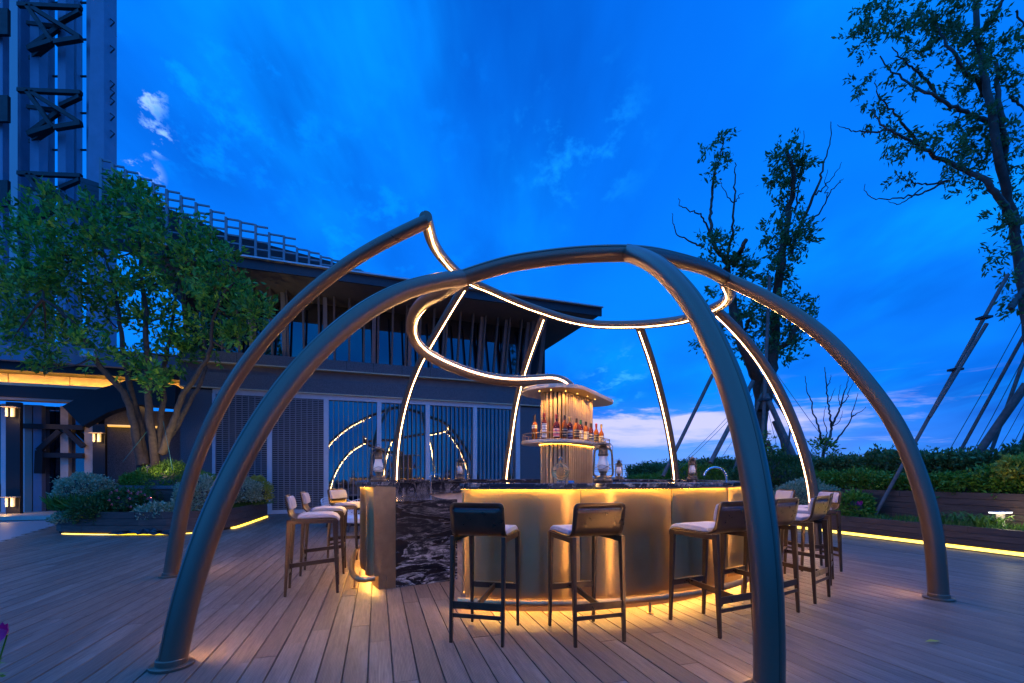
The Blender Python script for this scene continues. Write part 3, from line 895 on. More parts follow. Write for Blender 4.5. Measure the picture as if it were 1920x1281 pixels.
legs = {  # foot pixel, top depth, tube centre line pixels from foot to top
 'a': ((320, 1081), 5.6, [(333, 1000), (342, 940), (361, 878), (392, 800), (419.4, 743.6), (448.7, 696.8), (486.4, 646.8), (527.6, 600), (578, 549.6), (625, 512.7), (671.7, 479.6), (702.5, 462), (749.3, 438), (788, 420.5), (800, 415)]),
 'b': ((322, 1249), 4.5, [(334, 1175.5), (356.6, 1087.8), (387, 1000), (409.6, 940.5), (440.8, 878), (483, 800), (523.7, 740.5), (559.7, 693.7), (626.8, 626), (673.7, 589.3), (720.5, 560.4), (774, 538), (840, 524), (868, 522)]),
 'c': ((1442, 1296), 4.4, [(1443.4, 1228), (1442, 1134), (1436.8, 1040), (1427, 960), (1420.4, 916), (1405.9, 838), (1389.4, 770), (1370.6, 712.7), (1340, 642.5), (1315, 593), (1294, 560), (1268, 529), (1241.6, 504), (1210, 484), (1178, 475)]),
 'd': ((1760, 1123), 5.8, [(1755, 1030), (1741.5, 952), (1715, 874), (1683, 796), (1637, 733.7), (1587, 672), (1540.5, 625), (1493.7, 591), (1446.8, 563), (1400, 540), (1360, 523)]),
 'e': ((1530, 1031), 7.15, [(1525.8, 928.6), (1520.6, 900.5), (1509, 853.7), (1493.8, 806.8), (1473.8, 760), (1459.5, 730), (1430, 680), (1391, 630), (1362, 600), (1340, 580)]),
 'f': (None, 8.5, [(1267.4, 901), (1263, 861.7), (1256.7, 820), (1244, 760), (1237.6, 734.6), (1226, 692.4), (1214.8, 656), (1200, 618), (1198, 610)]),
 'g': (None, 8.93, [(947, 896.7), (956.5, 835), (965, 770), (971.3, 740.3), (982, 699.3), (996.7, 655), (1017, 600), (1021, 587)]),
 'h': (None, 8.1, [(741, 896.7), (744.3, 831), (753.3, 782), (761, 749), (777.9, 700), (792, 670), (807.4, 643), (834.8, 597), (856.6, 558.5), (876, 530)]),
}
feet = {'f': Vector((3.54, 9.81, 0)), 'g': Vector((-.19, 11.1, 0)), 'h': Vector((-2.62, 10.22, 0))}
legpts = {}
for k, (fp, td, px) in legs.items():
    F = feet[k] if fp is None else G(*fp)
    T = P(*px[-1], td)
    dx, dy = T.x - F.x, T.y - F.y
    out = [F.copy()]
    for (x, y) in px:
        # meet the upright plane through foot and top
        r = (x - 960) / FPX
        den = r * dy - dx
        Y = (F.x * dy - F.y * dx) / (dy - dx * 0 - 0) if False else None
        # X = r*Y ; (X-F.x)*dy = (Y-F.y)*dx
        Yv = (F.x * dy - F.y * dx) / (r * dy - dx)
        f = (Yv - F.y) / dy if abs(dy) > .4 else None
        out.append(P(x, y, Yv))
    # keep depth monotonic and smooth: blend towards a clean rise where the plane is seen edge on
    z = [p.z for p in out]
    legpts[k] = out
    if abs((F.x * dy - F.y * dx)) / sqrt(dx * dx + dy * dy) < 1.6:
        new = [F.copy()]; n = len(px)
        for i, (x, y) in enumerate(px):
            f = ((i + 1) / n) ** 1.6; new.append(P(x, y, F.y + dy * f))
        legpts[k] = new
AIM = Vector((.55, 6.5, 1.4))
AIMS = {'a': lambda p: p + Vector((.6, .8, -.6)), 'b': Vector((.6, 9.0, .6)), 'c': Vector((.0, 9.0, 1.0)), 'd': lambda p: p + Vector((-.70, .90, -.5)), 'g': Vector((1.2, 6.7, 1.4))}
for k in legs:
    pts = resample(soften(resample(catmull(legpts[k], 8), 44), 12), 96)
    o = sweep('arch_leg', pts, AIMS.get(k, AIM), led=(.02, .985), groove=True, lstep=3)
    F = legpts[k][0]
    MB().lathe([(.118, 0.001), (.118, .016), (.112, .020)], F, 32).build('base_plate', M['tube'], o, smooth=40)
    MB().lathe([(.086, .020), (.084, .05), (.0785, .055)], F, 28).build('collar', M['tube'], o, smooth=40)

ring = [(798, 407, 5.55), (802, 421, 5.72), (808.7, 448.8, 6.1), (824.7, 476.9, 6.65), (847.7, 503, 7.2), (868, 520, 7.75), (883, 530, 8.05), (910, 541, 8.45), (971, 568, 8.8), (1025, 587, 8.93), (1067, 600, 8.93),
        (1106, 607.5, 8.9), (1140, 609.5, 8.8), (1202, 608.8, 8.45), (1249, 604.4, 8.1), (1285, 599, 7.72), (1312, 590, 7.42), (1335, 579.8, 7.15), (1354, 571, 6.9), (1366, 559.5, 6.6), (1369.7, 548, 6.3), (1365, 537, 6.0), (1360, 526, 5.82)]
pts = resample(soften(resample(catmull([P(*p) for p in ring], 8), 130), 8), 130)
o = sweep('upper_ring', pts, Vector((.5, 6.3, .5)), led=(.012, .995), groove=True)
front = [(867, 522, 4.5), (892, 513, 4.5), (954, 495, 4.46), (1017, 485, 4.42), (1080, 478, 4.38), (1140, 475, 4.37), (1178, 475, 4.4), (1215, 477.5, 4.55), (1249, 483.5, 4.8), (1296, 494.7, 5.15), (1327.5, 505, 5.45), (1361, 523.5, 5.8)]
pts = resample(soften(resample(catmull([P(*p) for p in front], 8), 90), 10), 90)
o = sweep('front_ring', pts, Vector((.5, 6.5, 2.2)), led=(.4, .4))
curl = [(864, 523, 4.55), (845, 537, 4.8), (823, 551, 5.1), (798, 564, 5.5), (779, 585.5, 5.9), (772, 608.6, 6.15), (774.7, 631.7, 6.3), (788, 653, 6.35), (811, 670, 6.36), (848, 687.6, 6.33), (884.5, 701, 6.3), (923, 710.7, 6.3),
        (961.5, 714.6, 6.3), (1000, 713.8, 6.33), (1038.6, 711.7, 6.36), (1058, 717.5, 6.36), (1069, 726, 6.36), (1074, 737, 6.36)]
pts = resample(soften(resample(catmull([P(*p) for p in curl], 8), 120), 6), 120)
o = sweep('curled_branch', pts, lambda p: Vector((.2, 4.2, 2.75)), led=(.22, .985))
for (px, py, d, ax) in ((867, 522, 4.5, (1, -.35, .1)), (1178, 475, 4.4, (1, .1, 0)), (1361, 523.5, 5.8, (.7, .7, -.2))):
    p = P(px, py, d); a = Vector(ax).normalized() * .016
    MB().tube([p - a, p + a], TR + .0025, 28).build('joint_collar', M['tube'], pav, smooth=40)

# ------------------------------------------------------------------ bar counter
bar = empty('bar_counter', (.3, 6.8, 0), 0, 'curved brushed brass bar counter with black veined marble end and stone top', 'bar counter')
RB = 2.87
arc = [Vector((CX + RB * cos(R(a)), CY + RB * sin(R(a)))) for a in np.arange(-103.3, 88, 3)]
lft = [Vector(p) for p in ((1.0, 9.58), (.2, 9.50), (-.9, 9.2), (-1.6, 8.6), (-1.98, 7.8), (-2.1, 7.1), (-2.06, 6.6), (-1.94, 6.1), (-1.73, 5.4), (-1.565, 4.95), (-1.41, 4.67))]
path = arc[:-2] + catmull(lft, 4)
path = resample(path, 150)
nr = normals(path)
LEN = sum((b - a).length for a, b in zip(path, path[1:]))
def sub(a, b):   # part of the path between two arc lengths
    n = len(path) - 1
    i0, i1 = a / LEN * n, b / LEN * n
    def at(x):
        i = min(int(x), n - 1); f = x - i
        return path[i].lerp(path[i + 1], f), nr[i].lerp(nr[i + 1], f).normalized()
    k = max(3, int((i1 - i0)) + 2)
    q = [at(i0 + (i1 - i0) * j / (k - 1)) for j in range(k)]
    return [p for p, _ in q], [v for _, v in q]
MB().strip(path, .022, .20, .155, 1.058, nr).build('upstand', M['panel_plain'], bar)
MB().strip(path, .05, .19, 0, .155, nr).build('plinth', M['panel_plain'], bar)
MB().strip(path, -.115, .26, 1.066, 1.10, nr).build('counter_top', M['stone_top'], bar, bevel=.005)
MB().strip(path, -.105, .25, 1.05, 1.066, nr).build('top_frame', M['dark_steel'], bar)
MB().strip(path, .2005, .222, .90, 1.05, nr).build('splashback', M['stone_top'], bar)
n_in = len(path)
MB().strip(path, .223, .84, .868, .90, nr).build('work_top', M['stone_top'], bar)
MB().strip(path, .2005, .80, .06, .866, nr).build('back_cabinet', M['cream'], bar)
# brass panels
s = 0.0; widths = [1.004] + [.89] * 40
for i, w in enumerate(widths):
    e = min(s + w, LEN)
    if e - s < .1: break
    p, q = sub(s + .004, e - .004)
    pr_ = resample([Vector((*v, 0)) for v in p], 15); qs = normals([Vector((v.x, v.y)) for v in pr_])
    p = [Vector((v.x, v.y)) - n_ * .058 * (1 - (2 * i_ / 14 - 1) ** 2) for i_, (v, n_) in enumerate(zip(pr_, qs))]; q = normals(p)
    MB().strip(p, 0, .02, .140, 1.049, q).build('brass_panel', M['panel'], bar, smooth=30)
    s = e
p, q = sub(.99, 1.03)
MB().strip(p, .012, .021, .16, 1.049, q).build('dark_joint', M['black'], bar)
# ends: brass cheek and marble slab at the left opening, brass cheek at the front piece
a0, n0 = path[-1], nr[-1]; a1, n1 = path[0], nr[0]
t0 = (path[-1] - path[-2]).normalized()
MB().add([(*(a0 + n0 * o_ + t0 * e_), z) for z in (.139, 1.05) for o_, e_ in ((0, 0), (.222, 0), (.222, .018), (0, .018))],
         [(3, 2, 1, 0), (4, 5, 6, 7), (0, 1, 5, 4), (1, 2, 6, 5), (2, 3, 7, 6), (3, 0, 4, 7)]).build('end_panel', M['panel_plain'], bar)
MB().add([(*(a0 + n0 * o_ + t0 * e_), z) for z in (0, .155) for o_, e_ in ((.13, 0), (.222, 0), (.222, .018), (.13, .018))],
         [(3, 2, 1, 0), (4, 5, 6, 7), (0, 1, 5, 4), (1, 2, 6, 5), (2, 3, 7, 6), (3, 0, 4, 7)]).build('end_panel', M['panel_plain'], bar)
d0 = Vector((.862, .506))
b0 = a0 + n0 * .226
mm = MB()
mm.add([(*(b0 + d0 * o_ + t0 * e_), z) for z in (0.002, .902) for o_, e_ in ((0, -.02), (.69, -.02), (.69, .022), (0, .022))],
       [(3, 2, 1, 0), (4, 5, 6, 7), (0, 1, 5, 4), (1, 2, 6, 5), (2, 3, 7, 6), (3, 0, 4, 7)])
mm.build('marble_end', M['stone'], bar)
t1 = (path[0] - path[1]).normalized()
MB().add([(*(a1 + n1 * o_ + t1 * e_), z) for z in (.139, 1.05) for o_, e_ in ((0, 0), (.84, 0), (.84, .018), (0, .018))],
         [(3, 2, 1, 0), (4, 5, 6, 7), (0, 1, 5, 4), (1, 2, 6, 5), (2, 3, 7, 6), (3, 0, 4, 7)]).build('end_panel', M['panel_plain'], bar)
# foot rail with floor brackets
rail = [Vector((*(p - q * .15), .125)) for p, q in zip(path, nr)]
railx = [Vector((*(a1 - n1 * .15 + t1 * .0), .125))] + rail[1:-1]
endl = [Vector((*(a0 - n0 * .15), .125)), Vector((*(a0 - n0 * .10 + t0 * .06), .125)), Vector((*(a0 + n0 * .0 + t0 * .03), .125))]
fr = MB().tube(soften(railx + endl, 1), .030, 12).build('foot_rail', M['panel_plain'], bar, smooth=40)
for a in (.35, 1.55, 2.75, 3.95, 5.15, 6.4, LEN - .18, LEN - 1.3):
    p, q = sub(max(a - .05, 0), min(a + .05, LEN)); c = p[len(p) // 2] - q[len(q) // 2] * .15
    MB().lathe([(.03, .001), (.03, .008), (.012, .010), (.012, .10)], (c.x, c.y, 0), 12).build('rail_foot', M['panel_plain'], fr, smooth=40)
def led_down(pp, qq, a, b, z, name, mat, parent, step=3):
    """flat light tape that faces down"""
    ii = list(range(0, len(pp) - 1, step)) + [len(pp) - 1]; vs = []
    for i in ii: u, v = pp[i] + qq[i] * a, pp[i] + qq[i] * b; vs += [(u.x, u.y, z), (v.x, v.y, z)]
    o = MB().add(vs, [(2 * i, 2 * i + 2, 2 * i + 3, 2 * i + 1) for i in range(len(ii) - 1)]).build(name, mat, parent)
    if o.data.polygons[0].normal.z > 0: o.data.flip_normals()
    return o
# lights: strip below the panels and small downlights under the top
led_down(path, nr, .026, .046, .150, 'led_strip', M['led_bar'], bar)
led_down(path, nr, -.098, -.084, 1.0496, 'led_strip', M['led_top'], bar)
# taps
def tap_square(base):
    m = MB(); x, y, z = base
    m.lathe([(.026, 0), (.026, .012), (.018, .016), (.018, .30)], base, 14)
    m.bar((x, y, z + .29), (x + .15, y - .02, z + .29), .026, .022); m.bar((x + .135, y - .02, z + .29), (x + .135, y - .02, z + .26), .022)
    m.bar((x, y, z + .31), (x + .05, y + .01, z + .33), .012)
    return m
tap_square((-1.24, 7.0, .90)).build('tap', M['steel'], bar, smooth=40)
c = Vector((2.28, 5.15, .90)); r_ = .125
ar = [c + Vector((r_, 0, 0)), c + Vector((r_, 0, .24))] + [c + Vector((r_ * cos(t), 0, .24 + r_ * sin(t) * .95)) for t in np.linspace(.2, pi * .93, 12)]
MB().tube(ar, .013, 10).lathe([(.026, 0), (.024, .03)], c + Vector((r_, 0, 0)), 12).build('tap', M['steel'], bar, smooth=40)

# ------------------------------------------------------------------ bottle tower inside the bar
tow = empty('bottle_tower', (.79, 6.5, 0), 0, 'champagne slatted display column with leaf shaped canopy and a lit bottle shelf', 'display column')
def capsule(e1, e2, r1, r2, n=14):
    e1 = Vector(e1); e2 = Vector(e2); d = (e2 - e1).normalized(); a = atan2(d.y, d.x)
    return [e1 + Vector((cos(t), sin(t))) * r1 for t in np.linspace(a + pi / 2, a + 3 * pi / 2, n)] + [e2 + Vector((cos(t), sin(t))) * r2 for t in np.linspace(a - pi / 2, a + pi / 2, n)]
E1, E2 = (.60, 6.22), (.98, 6.78)
core = capsule(E1, E2, .185, .185)
MB().prism([tuple(p) for p in core], 0, 2.27).build('core', M['dark_steel'], tow)
per = [Vector(p) for p in capsule(E1, E2, .20, .20)]; per.append(per[0])
pl_ = sum((b - a).length for a, b in zip(per, per[1:])); ns = 48
rp = resample(per, ns * 2 + 1)
for i in range(ns):
    a, b = rp[2 * i], rp[2 * i + 1]; b = a.lerp(b, 1.55)
    t = (b - a).normalized(); o_ = Vector((t.y, -t.x))
    m = MB(); m.prism([tuple(a), tuple(a + o_ * .012 + t * .004), tuple(b + o_ * .012 - t * .004), tuple(b)], .9, 2.268); m.build('slat', M['slat'], tow)
leaf1, leaf2 = (.58, 6.2), (1.24, 7.08)
cn = MB().prism([tuple(p) for p in capsule(leaf1, leaf2, .45, .315, 20)], 2.27, 2.325).build('canopy', M['canopy'], tow, bevel=.008)
sh = MB().prism([tuple(p) for p in capsule(leaf1, leaf2, .455, .285, 20)], 1.585, 1.63).build('shelf', M['canopy'], tow, bevel=.006)
rl = [Vector((*p, 1.715)) for p in capsule(leaf1, leaf2, .435, .265, 20)]
g = MB().tube(rl, .006, 6, closed=True).build('shelf_rail', M['panel_plain'], sh, smooth=40)
for i in range(0, 40, 3):
    p = rl[i]; MB().tube([(p.x, p.y, 1.63), (p.x, p.y, 1.715)], .005, 6).build('rail_post', M['panel_plain'], sh)
def strip_ring(r, z0, z1, w):
    p = [Vector(q) for q in capsule(E1, E2, r, r, 14)]; p.append(p[0]); m = MB(); m.strip(p, -w, 0, z0, z1); return m
rr_ = [Vector(q) for q in capsule(E1, E2, .221, .221, 14)]; rr_.append(rr_[0]); led_down(rr_, normals(rr_), -.007, 0, 1.5845, 'led_strip', M['led_shelf'], sh, 1)
for (x, y) in ((.36, 5.98), (.50, 5.90), (.70, 5.98), (.88, 6.17), (1.05, 6.38), (1.20, 6.62)):
    o = MB().lathe([(.004, 2.2688), (.004, 2.272)], (x, y, 0), 12).build('downlight', M['led_bar'], cn)
    ld = bpy.data.lights.new('downlight_beam', 'SPOT'); ld.energy = 22.0; ld.color = (1, .54, .12); ld.spot_size = R(130); ld.spot_blend = .5; ld.shadow_soft_size = .015
    l = bpy.data.objects.new('downlight_beam', ld); COL.objects.link(l); l.parent = o; l.location = mat_of(o).inverted() @ Vector((x, y, 2.255))

# ------------------------------------------------------------------ bottles
def liquid(name, col, trans=.55):
    return NM(name).set(color=col, rough=.06, trans=trans, ior=1.36).m
M['whisky'] = liquid('amber_spirit', (.42, .12, .015)); M['rum'] = liquid('dark_spirit', (.20, .035, .012)); M['clear'] = liquid('clear_bottle', (.75, .72, .66), .85)
M['flask'] = liquid('pale_gold_spirit', (.97, .66, .28), .8)
M['cap_dark'] = plain('dark_foil', (.03, .02, .02), .4, .3)
M['cap_red'] = plain('red_foil', (.28, .03, .03), .4, .3)
M['cap_green'] = plain('green_foil', (.03, .16, .06), .4, .3)
M['cap_gold'] = plain('gold_foil', (.5, .34, .12), .35, .8)
def label_mat(name, paper, ink, rows):
    s = NM(name); v = s.coord(); sx = s.n('ShaderNodeSeparateXYZ'); s.L.new(v, sx.inputs[0])
    w = s.n('ShaderNodeMath', operation='MULTIPLY'); s.L.new(sx.outputs[2], w.inputs[0]); w.inputs[1].default_value = rows
    f = s.n('ShaderNodeMath', operation='FRACT'); s.L.new(w.outputs[0], f.inputs[0])
    s.set(color=s.mix(s.ramp(f.outputs[0], [(.0, 0.0), (.66, 0.0), (.70, 1.0), (.9, 1.0), (.94, 0.0)]), paper, ink), rough=.7); return s.m
M['lab_cream'] = label_mat('cream_label', (.72, .66, .52), (.25, .18, .12), 38); M['lab_white'] = label_mat('white_label', (.78, .77, .74), (.10, .10, .12), 30)
M['lab_pink'] = label_mat('pink_label', (.62, .16, .20), (.75, .6, .5), 22); M['lab_black'] = label_mat('black_label', (.03, .03, .035), (.5, .45, .35), 30)
M['lab_blue'] = label_mat('navy_label', (.03, .05, .13), (.7, .72, .75), 26)
spec = [  # px, height, radius, body, cap, label, words
 (1002, .33, .038, 'whisky', 'cap_dark', 'lab_cream', 'tall half full bottle with black neck and cream band, leftmost on the shelf', .60),
 (1020, .34, .036, 'rum', 'cap_red', 'lab_white', 'tall dark bottle with two white labels and red foil, second on the shelf', .62),
 (1043, .32, .043, 'rum', 'cap_red', 'lab_pink', 'broad dark red bottle with a round pink label', .55),
 (1059, .31, .037, 'whisky', 'cap_dark', 'lab_black', 'amber bottle with black cap and dark label beside the pink labelled one', .6),
 (1069, .285, .036, 'rum', 'cap_gold', 'lab_blue', 'brown bottle with navy label and gold collar', .6),
 (1081, .285, .040, 'whisky', 'cap_dark', 'lab_black', 'wide amber bottle with black top, just left of the green foiled one', .62),
 (1089, .28, .034, 'rum', 'cap_green', 'lab_white', 'slim bottle with green foil neck and white label', .62),
 (1099, .275, .037, 'whisky', 'cap_dark', 'lab_cream', 'amber bottle with cream label right of the green foiled one', .62),
 (1108.5, .27, .033, 'rum', 'cap_dark', 'lab_blue', 'slim dark bottle with white lettered navy label', .6),
 (1118, .285, .036, 'whisky', 'cap_red', 'lab_black', 'orange amber bottle with dark oval label, second from the right end', .55),
 (1127.5, .295, .038, 'whisky', 'cap_gold', 'lab_cream', 'amber bottle with gold cap at the right end of the shelf', .5)]
dv = Vector((.589, .808)); nv = Vector((.808, -.589)); L1 = Vector(leaf1)
def shelf_point(px):
    r = (px - 960) / FPX; best = None
    for t in np.linspace(-158, -36, 160):
        p = L1 + Vector((cos(R(t)), sin(R(t)))) * .33; e = abs(p.x / p.y - r)
        if best is None or e < best[0]: best = (e, p)
    for a in np.linspace(0, .98, 200):
        p = L1 + dv * a + nv * (.33 - .075 * a); e = abs(p.x / p.y - r)
        if e < best[0]: best = (e, p)
    return best[1]
for px, h, r, body, capm, lab, words, sh_ in spec:
    p = shelf_point(px); root = empty('bottle', (p.x, p.y, 1.631), rng.random() * .6 - .3, words, 'bottle', 'spirit bottles on the lit shelf')
    zs = h * sh_
    b = MB().lathe([(r * .9, 0), (r, .006), (r, zs), (r * .82, zs + .022), (r * .38, zs + .05), (.0125, zs + .065), (.0125, h - .03), (.015, h - .028), (.015, h - .02)], (0, 0, 0), 18)
    b.build('body', M[body], root, smooth=40, local=True)
    MB().lathe([(.0165, h - .055), (.0165, h - .002), (.014, h)] if px > 1002 else [(.022, h - .14), (.0165, h - .06), (.0165, h - .002), (.014, h)], (0, 0, 0), 14).build('cap', M[capm], root, smooth=40, local=True)
    def wrap(z0, z1, mname):
        m = MB(); vs = []
        for z in (z0, z1):
            for q in np.linspace(-pi / 2 - 1.15, -pi / 2 + 1.15, 9): vs.append(((r + .0012) * cos(q), (r + .0012) * sin(q), z))
        m.add(vs, [(i, i + 1, 10 + i, 9 + i) for i in range(8)]); m.build('label', M[mname], root, smooth=60, local=True)
    if px == 1002: wrap(zs * .78, zs * 1.0, lab)
    elif px == 1020: wrap(.02, .075, lab); wrap(.10, zs * .98, lab)
    else: wrap(zs * .18, zs * .80, lab)

# round glass flask on the counter
p = P(1051, 903, 4.25); fl = empty('round_flask', (p.x, p.y, 1.101), 0, 'round flat glass flask of pale golden spirit on the front counter', 'flask')
n = 24; prof = [(.004, .0)] + [(.084 * sin(t), .088 - .084 * cos(t)) for t in np.linspace(.32, pi - .2, 16)] + [(.0165, .178), (.0165, .205)]
MB().lathe(prof, (0, 0, .012), n, .55).build('body', M['flask'], fl, smooth=50, local=True)
MB().lathe([(.045, 0), (.04, .016)], (0, 0, 0), 20, .55).build('foot', M['clear'], fl, smooth=40, local=True)
MB().lathe([(.021, .205), (.021, .222), (.011, .226), (.011, .24)], (0, 0, 0), 16).build('stopper', M['clear'], fl, smooth=40, local=True)
p = P(1071, 903, 4.2); o = MB().lathe([(.028, 0), (.03, .012), (.024, .018)], (0, 0, 0), 18).build('coaster_dish', plain('blue_glass', (.03, .25, .6), .1), local=True, smooth=40)
o.location = (p.x, p.y, 1.101); tag(o, 'tiny blue glass dish beside the round flask', 'dish')

# ------------------------------------------------------------------ hurricane lanterns
def make_lantern():
    root = empty('hurricane_lantern', (0, 0, 0), 0)
    MB().lathe([(.088, 0), (.092, .006), (.092, .02), (.082, .028), (.080, .052), (.060, .062), (.030, .066), (.030, .088), (.040, .092), (.040, .104), (.050, .106)], (0, 0, 0), 24).build('fuel_tank', M['antique'], root, smooth=35, local=True)
    MB().lathe([(.040, .106), (.052, .125), (.056, .150), (.050, .185), (.040, .225), (.037, .25), (.037, .256)], (0, 0, 0), 20).build('globe', M['white_glass'], root, smooth=60, local=True)
    MB().lathe([(.046, .252), (.050, .256), (.050, .276), (.044, .28), (.044, .315), (.052, .318), (.052, .326), (.036, .345), (.030, .352), (.030, .362), (.078, .366), (.076, .371), (.022, .384), (.02, .392)], (0, 0, 0), 24).build('hood', M['antique'], root, smooth=35, local=True)
    for sg in (1, -1):
        pts = catmull([(sg * .05, 0, .052), (sg * .088, 0, .066), (sg * .098, 0, .10), (sg * .093, 0, .17), (sg * .088, 0, .27), (sg * .078, 0, .31), (sg * .05, 0, .325)], 5)
        MB().tube(pts, .0105, 8).build('side_tube', M['antique'], root, smooth=50, local=True)
    g = MB()
    g.tube(catmull([(-.088, 0, .13), (-.04, -.05, .165), (.02, -.062, .15), (.086, 0, .13)], 4), .0022, 5)
    g.tube(catmull([(-.088, 0, .12), (-.03, -.058, .125), (.03, -.056, .155), (.086, 0, .17)], 4), .0022, 5)
    g.tube(catmull([(-.088, 0, .13), (-.04, .05, .165), (.02, .062, .15), (.086, 0, .13)], 4), .0022, 5)
    g.build('wire_guard', M['antique'], root, local=True)
    MB().tube(catmull([(-.09, 0, .30), (-.10, .03, .36), (0, .075, .40), (.10, .03, .36), (.09, 0, .30)], 5), .0028, 5).tube(catmull([(-.022, 0, .392), (-.02, 0, .41), (0, 0, .42), (.02, 0, .41), (.022, 0, .392)], 4), .0028, 5).build('bail', M['antique'], root, local=True)
    return root
lan = [((1131, 4.42), 1.0, .15, 'biggest antique hurricane lantern, on the front counter beside the bottle tower'),
       ((1160.5, 9.1), .97, .6, 'small looking lantern on the back counter right behind the biggest one'),
       ((709.5, 5.08), .98, .9, 'antique lantern standing on the marble end of the left counter'),
       ((862, 8.45), .98, 1.1, 'antique lantern on the back counter behind the square tap'),
       ((1298, 7.45), .94, .5, 'antique lantern near the arched chrome tap')]
proto = make_lantern()
for i, ((px, d), sc, rz, words) in enumerate(lan):
    o = proto if i == 0 else copy_tree(proto)
    q = P(px, 893, d); o.location = (q.x, q.y, 1.101); o.rotation_euler = (0, 0, rz); o.scale = (sc, sc, sc)
    tag(o, words, 'lantern', 'hurricane lanterns on the bar')

# ------------------------------------------------------------------ bar stools
def make_stool():
    root = empty('bar_stool', (0, 0, 0), 0)
    # bent seat and back shell, local +y faces the bar
    prof = [(.238, .690), (.240, .715), (.228, .735), (.195, .744), (.10, .742), (0, .738), (-.09, .737), (-.14, .742), (-.175, .758), (-.196, .785), (-.206, .82), (-.214, .86), (-.221, .90), (-.2262, .928), (-.2285, .941), (-.232, .960), (-.2335, .968), (-.2345, .973), (-.235, .975)]
    nx = 13; vs = []; fs = []
    for j, (y, z) in enumerate(prof):
        hw = .196
        if z > .94 and y < 0: k = (z - .94) / .035; hw = .196 - .035 * (1 - sqrt(max(0, 1 - k * k)))
        for i in range(nx): vs.append((hw * (2 * i / (nx - 1) - 1), y, z))
    for j in range(len(prof) - 1):
        for i in range(nx - 1):
            if j == 13 and 1 <= i <= nx - 3: continue      # hand slot
            fs.append((j * nx + i, j * nx + i + 1, (j + 1) * nx + i + 1, (j + 1) * nx + i))
    o = MB().add(vs, fs).build('shell', M['stool'], root, smooth=60, local=True)
    sd = o.modifiers.new('thick', 'SOLIDIFY'); sd.thickness = .012; sd.offset = 0
    def pad(name, rows, hw):
        vs = []; n = 12; m = len(rows)
        for (y0, z0, y1, z1) in rows:
            for k in range(n): vs.append((hw * (2 * k / (n - 1) - 1), y0, z0))
            for k in range(n): vs.append((hw * (2 * k / (n - 1) - 1), y1, z1))
        fs = []
        for j in range(m - 1):
            a, b = j * 2 * n, (j + 1) * 2 * n
            for k in range(n - 1):
                fs += [(a + k, a + k + 1, b + k + 1, b + k), (a + n + k + 1, a + n + k, b + n + k, b + n + k + 1)]
            fs += [(a, b, b + n, a + n), (a + n - 1, a + 2 * n - 1, b + 2 * n - 1, b + n - 1)]
        fs += [tuple(range(n)) + tuple(range(2 * n - 1, n - 1, -1)), tuple((m - 1) * 2 * n + q for q in tuple(range(n))[::-1] + tuple(range(n, 2 * n)))]
        o = MB().add(vs, fs).build(name, M['fabric'], root, smooth=50, local=True, bevel=.012); o.modifiers['bevel'].segments = 3
        return o
    pad('seat_cushion', [(-.125, .746, -.12, .778), (-.05, .746, -.05, .786), (.08, .749, .08, .788), (.18, .752, .185, .785), (.222, .744, .232, .765), (.246, .715, .262, .722)], .186)
    pad('back_cushion', [(-.199, .832, -.163, .836), (-.206, .875, -.168, .877), (-.214, .92, -.178, .922), (-.221, .958, -.192, .959)], .180)
    for sx in (-1, 1):
        x = sx * .186
        m = MB(); m.bar((x, -.232, 0), (x, -.195, .74), .020, .024, (0, 1, 0), .030, .046); m.build('leg', M['stool'], root, local=True, bevel=.003)
        m = MB(); m.bar((x, .238, 0), (x, .212, .735), .020, .024, (0, 1, 0), .030, .046); m.build('leg', M['stool'], root, local=True, bevel=.003)
        m = MB(); m.bar((x, -.21, .715), (x, .225, .715), .022, .036); m.build('seat_rail', M['stool'], root, local=True, bevel=.003)
    MB().bar((-.176, .228, .305), (.176, .228, .305), .016, .045).build('front_stretcher', M['stool'], root, local=True, bevel=.003)
    MB().bar((-.15, .226, .3295), (.15, .226, .3295), .030, .003).build('foot_plate', M['panel_plain'], root, local=True)
    MB().bar((0, -.215, .262), (0, .219, .300), .014, .042).build('centre_stretcher', M['stool'], root, local=True)
    MB().bar((-.178, -.222, .262), (.178, -.222, .262), .012, .052).build('rear_stretcher', M['stool'], root, local=True, bevel=.002)
    MB().bar((-.178, -.226, .190), (.178, -.226, .190), .012, .028).build('rear_stretcher', M['stool'], root, local=True, bevel=.002)
    return root
def facing(x, y): return atan2(-x, y)     # rotation that turns local +y onto (x, y)
stools = [((-2.02, 4.65), (.94, .34), 'lilac cushioned stool nearest the camera in the row left of the marble end'),
          ((-2.28, 5.55), (.955, .29), 'lilac cushioned stool in the middle of the row left of the bar'),
          ((-2.33, 6.60), (.965, -.26), 'lilac cushioned stool furthest back left of the bar, turned towards the camera'),
          ((-.19, 3.38), (.235, .972), 'dark backed stool in front of the brass end next to the marble slab'),
          ((.54, 3.38), (-.29, .957), 'stool with glinting brass back in front of the dark panel joint'),
          ((1.55, 3.567), (-.44, .898), 'dark stool just left of the front right arch leg with lilac seat showing'),
          ((2.15, 3.99), (-.55, .835), 'stool half hidden behind the front right arch leg'),
          ((2.75, 4.46), (-.63, .777), 'stool with bright slotted back just right of the front right arch leg'),
          ((3.31, 5.15), (-.79, .613), 'stool seen edge on behind the bright slotted back'),
          ((3.77, 5.76), (-.998, .03), 'stool with lilac back cushion facing left, outermost on the right'),
          ((3.56, 6.33), (-1, .0), 'furthest stool on the right, its cushion top showing before the round bush')]
proto = make_stool()
for i, ((x, y), f, words) in enumerate(stools):
    o = proto if i == 0 else copy_tree(proto)
    o.location = (x, y, 0.001); o.rotation_euler = (0, 0, facing(*f)); tag(o, words, 'bar stool', 'bar stools around the counter')

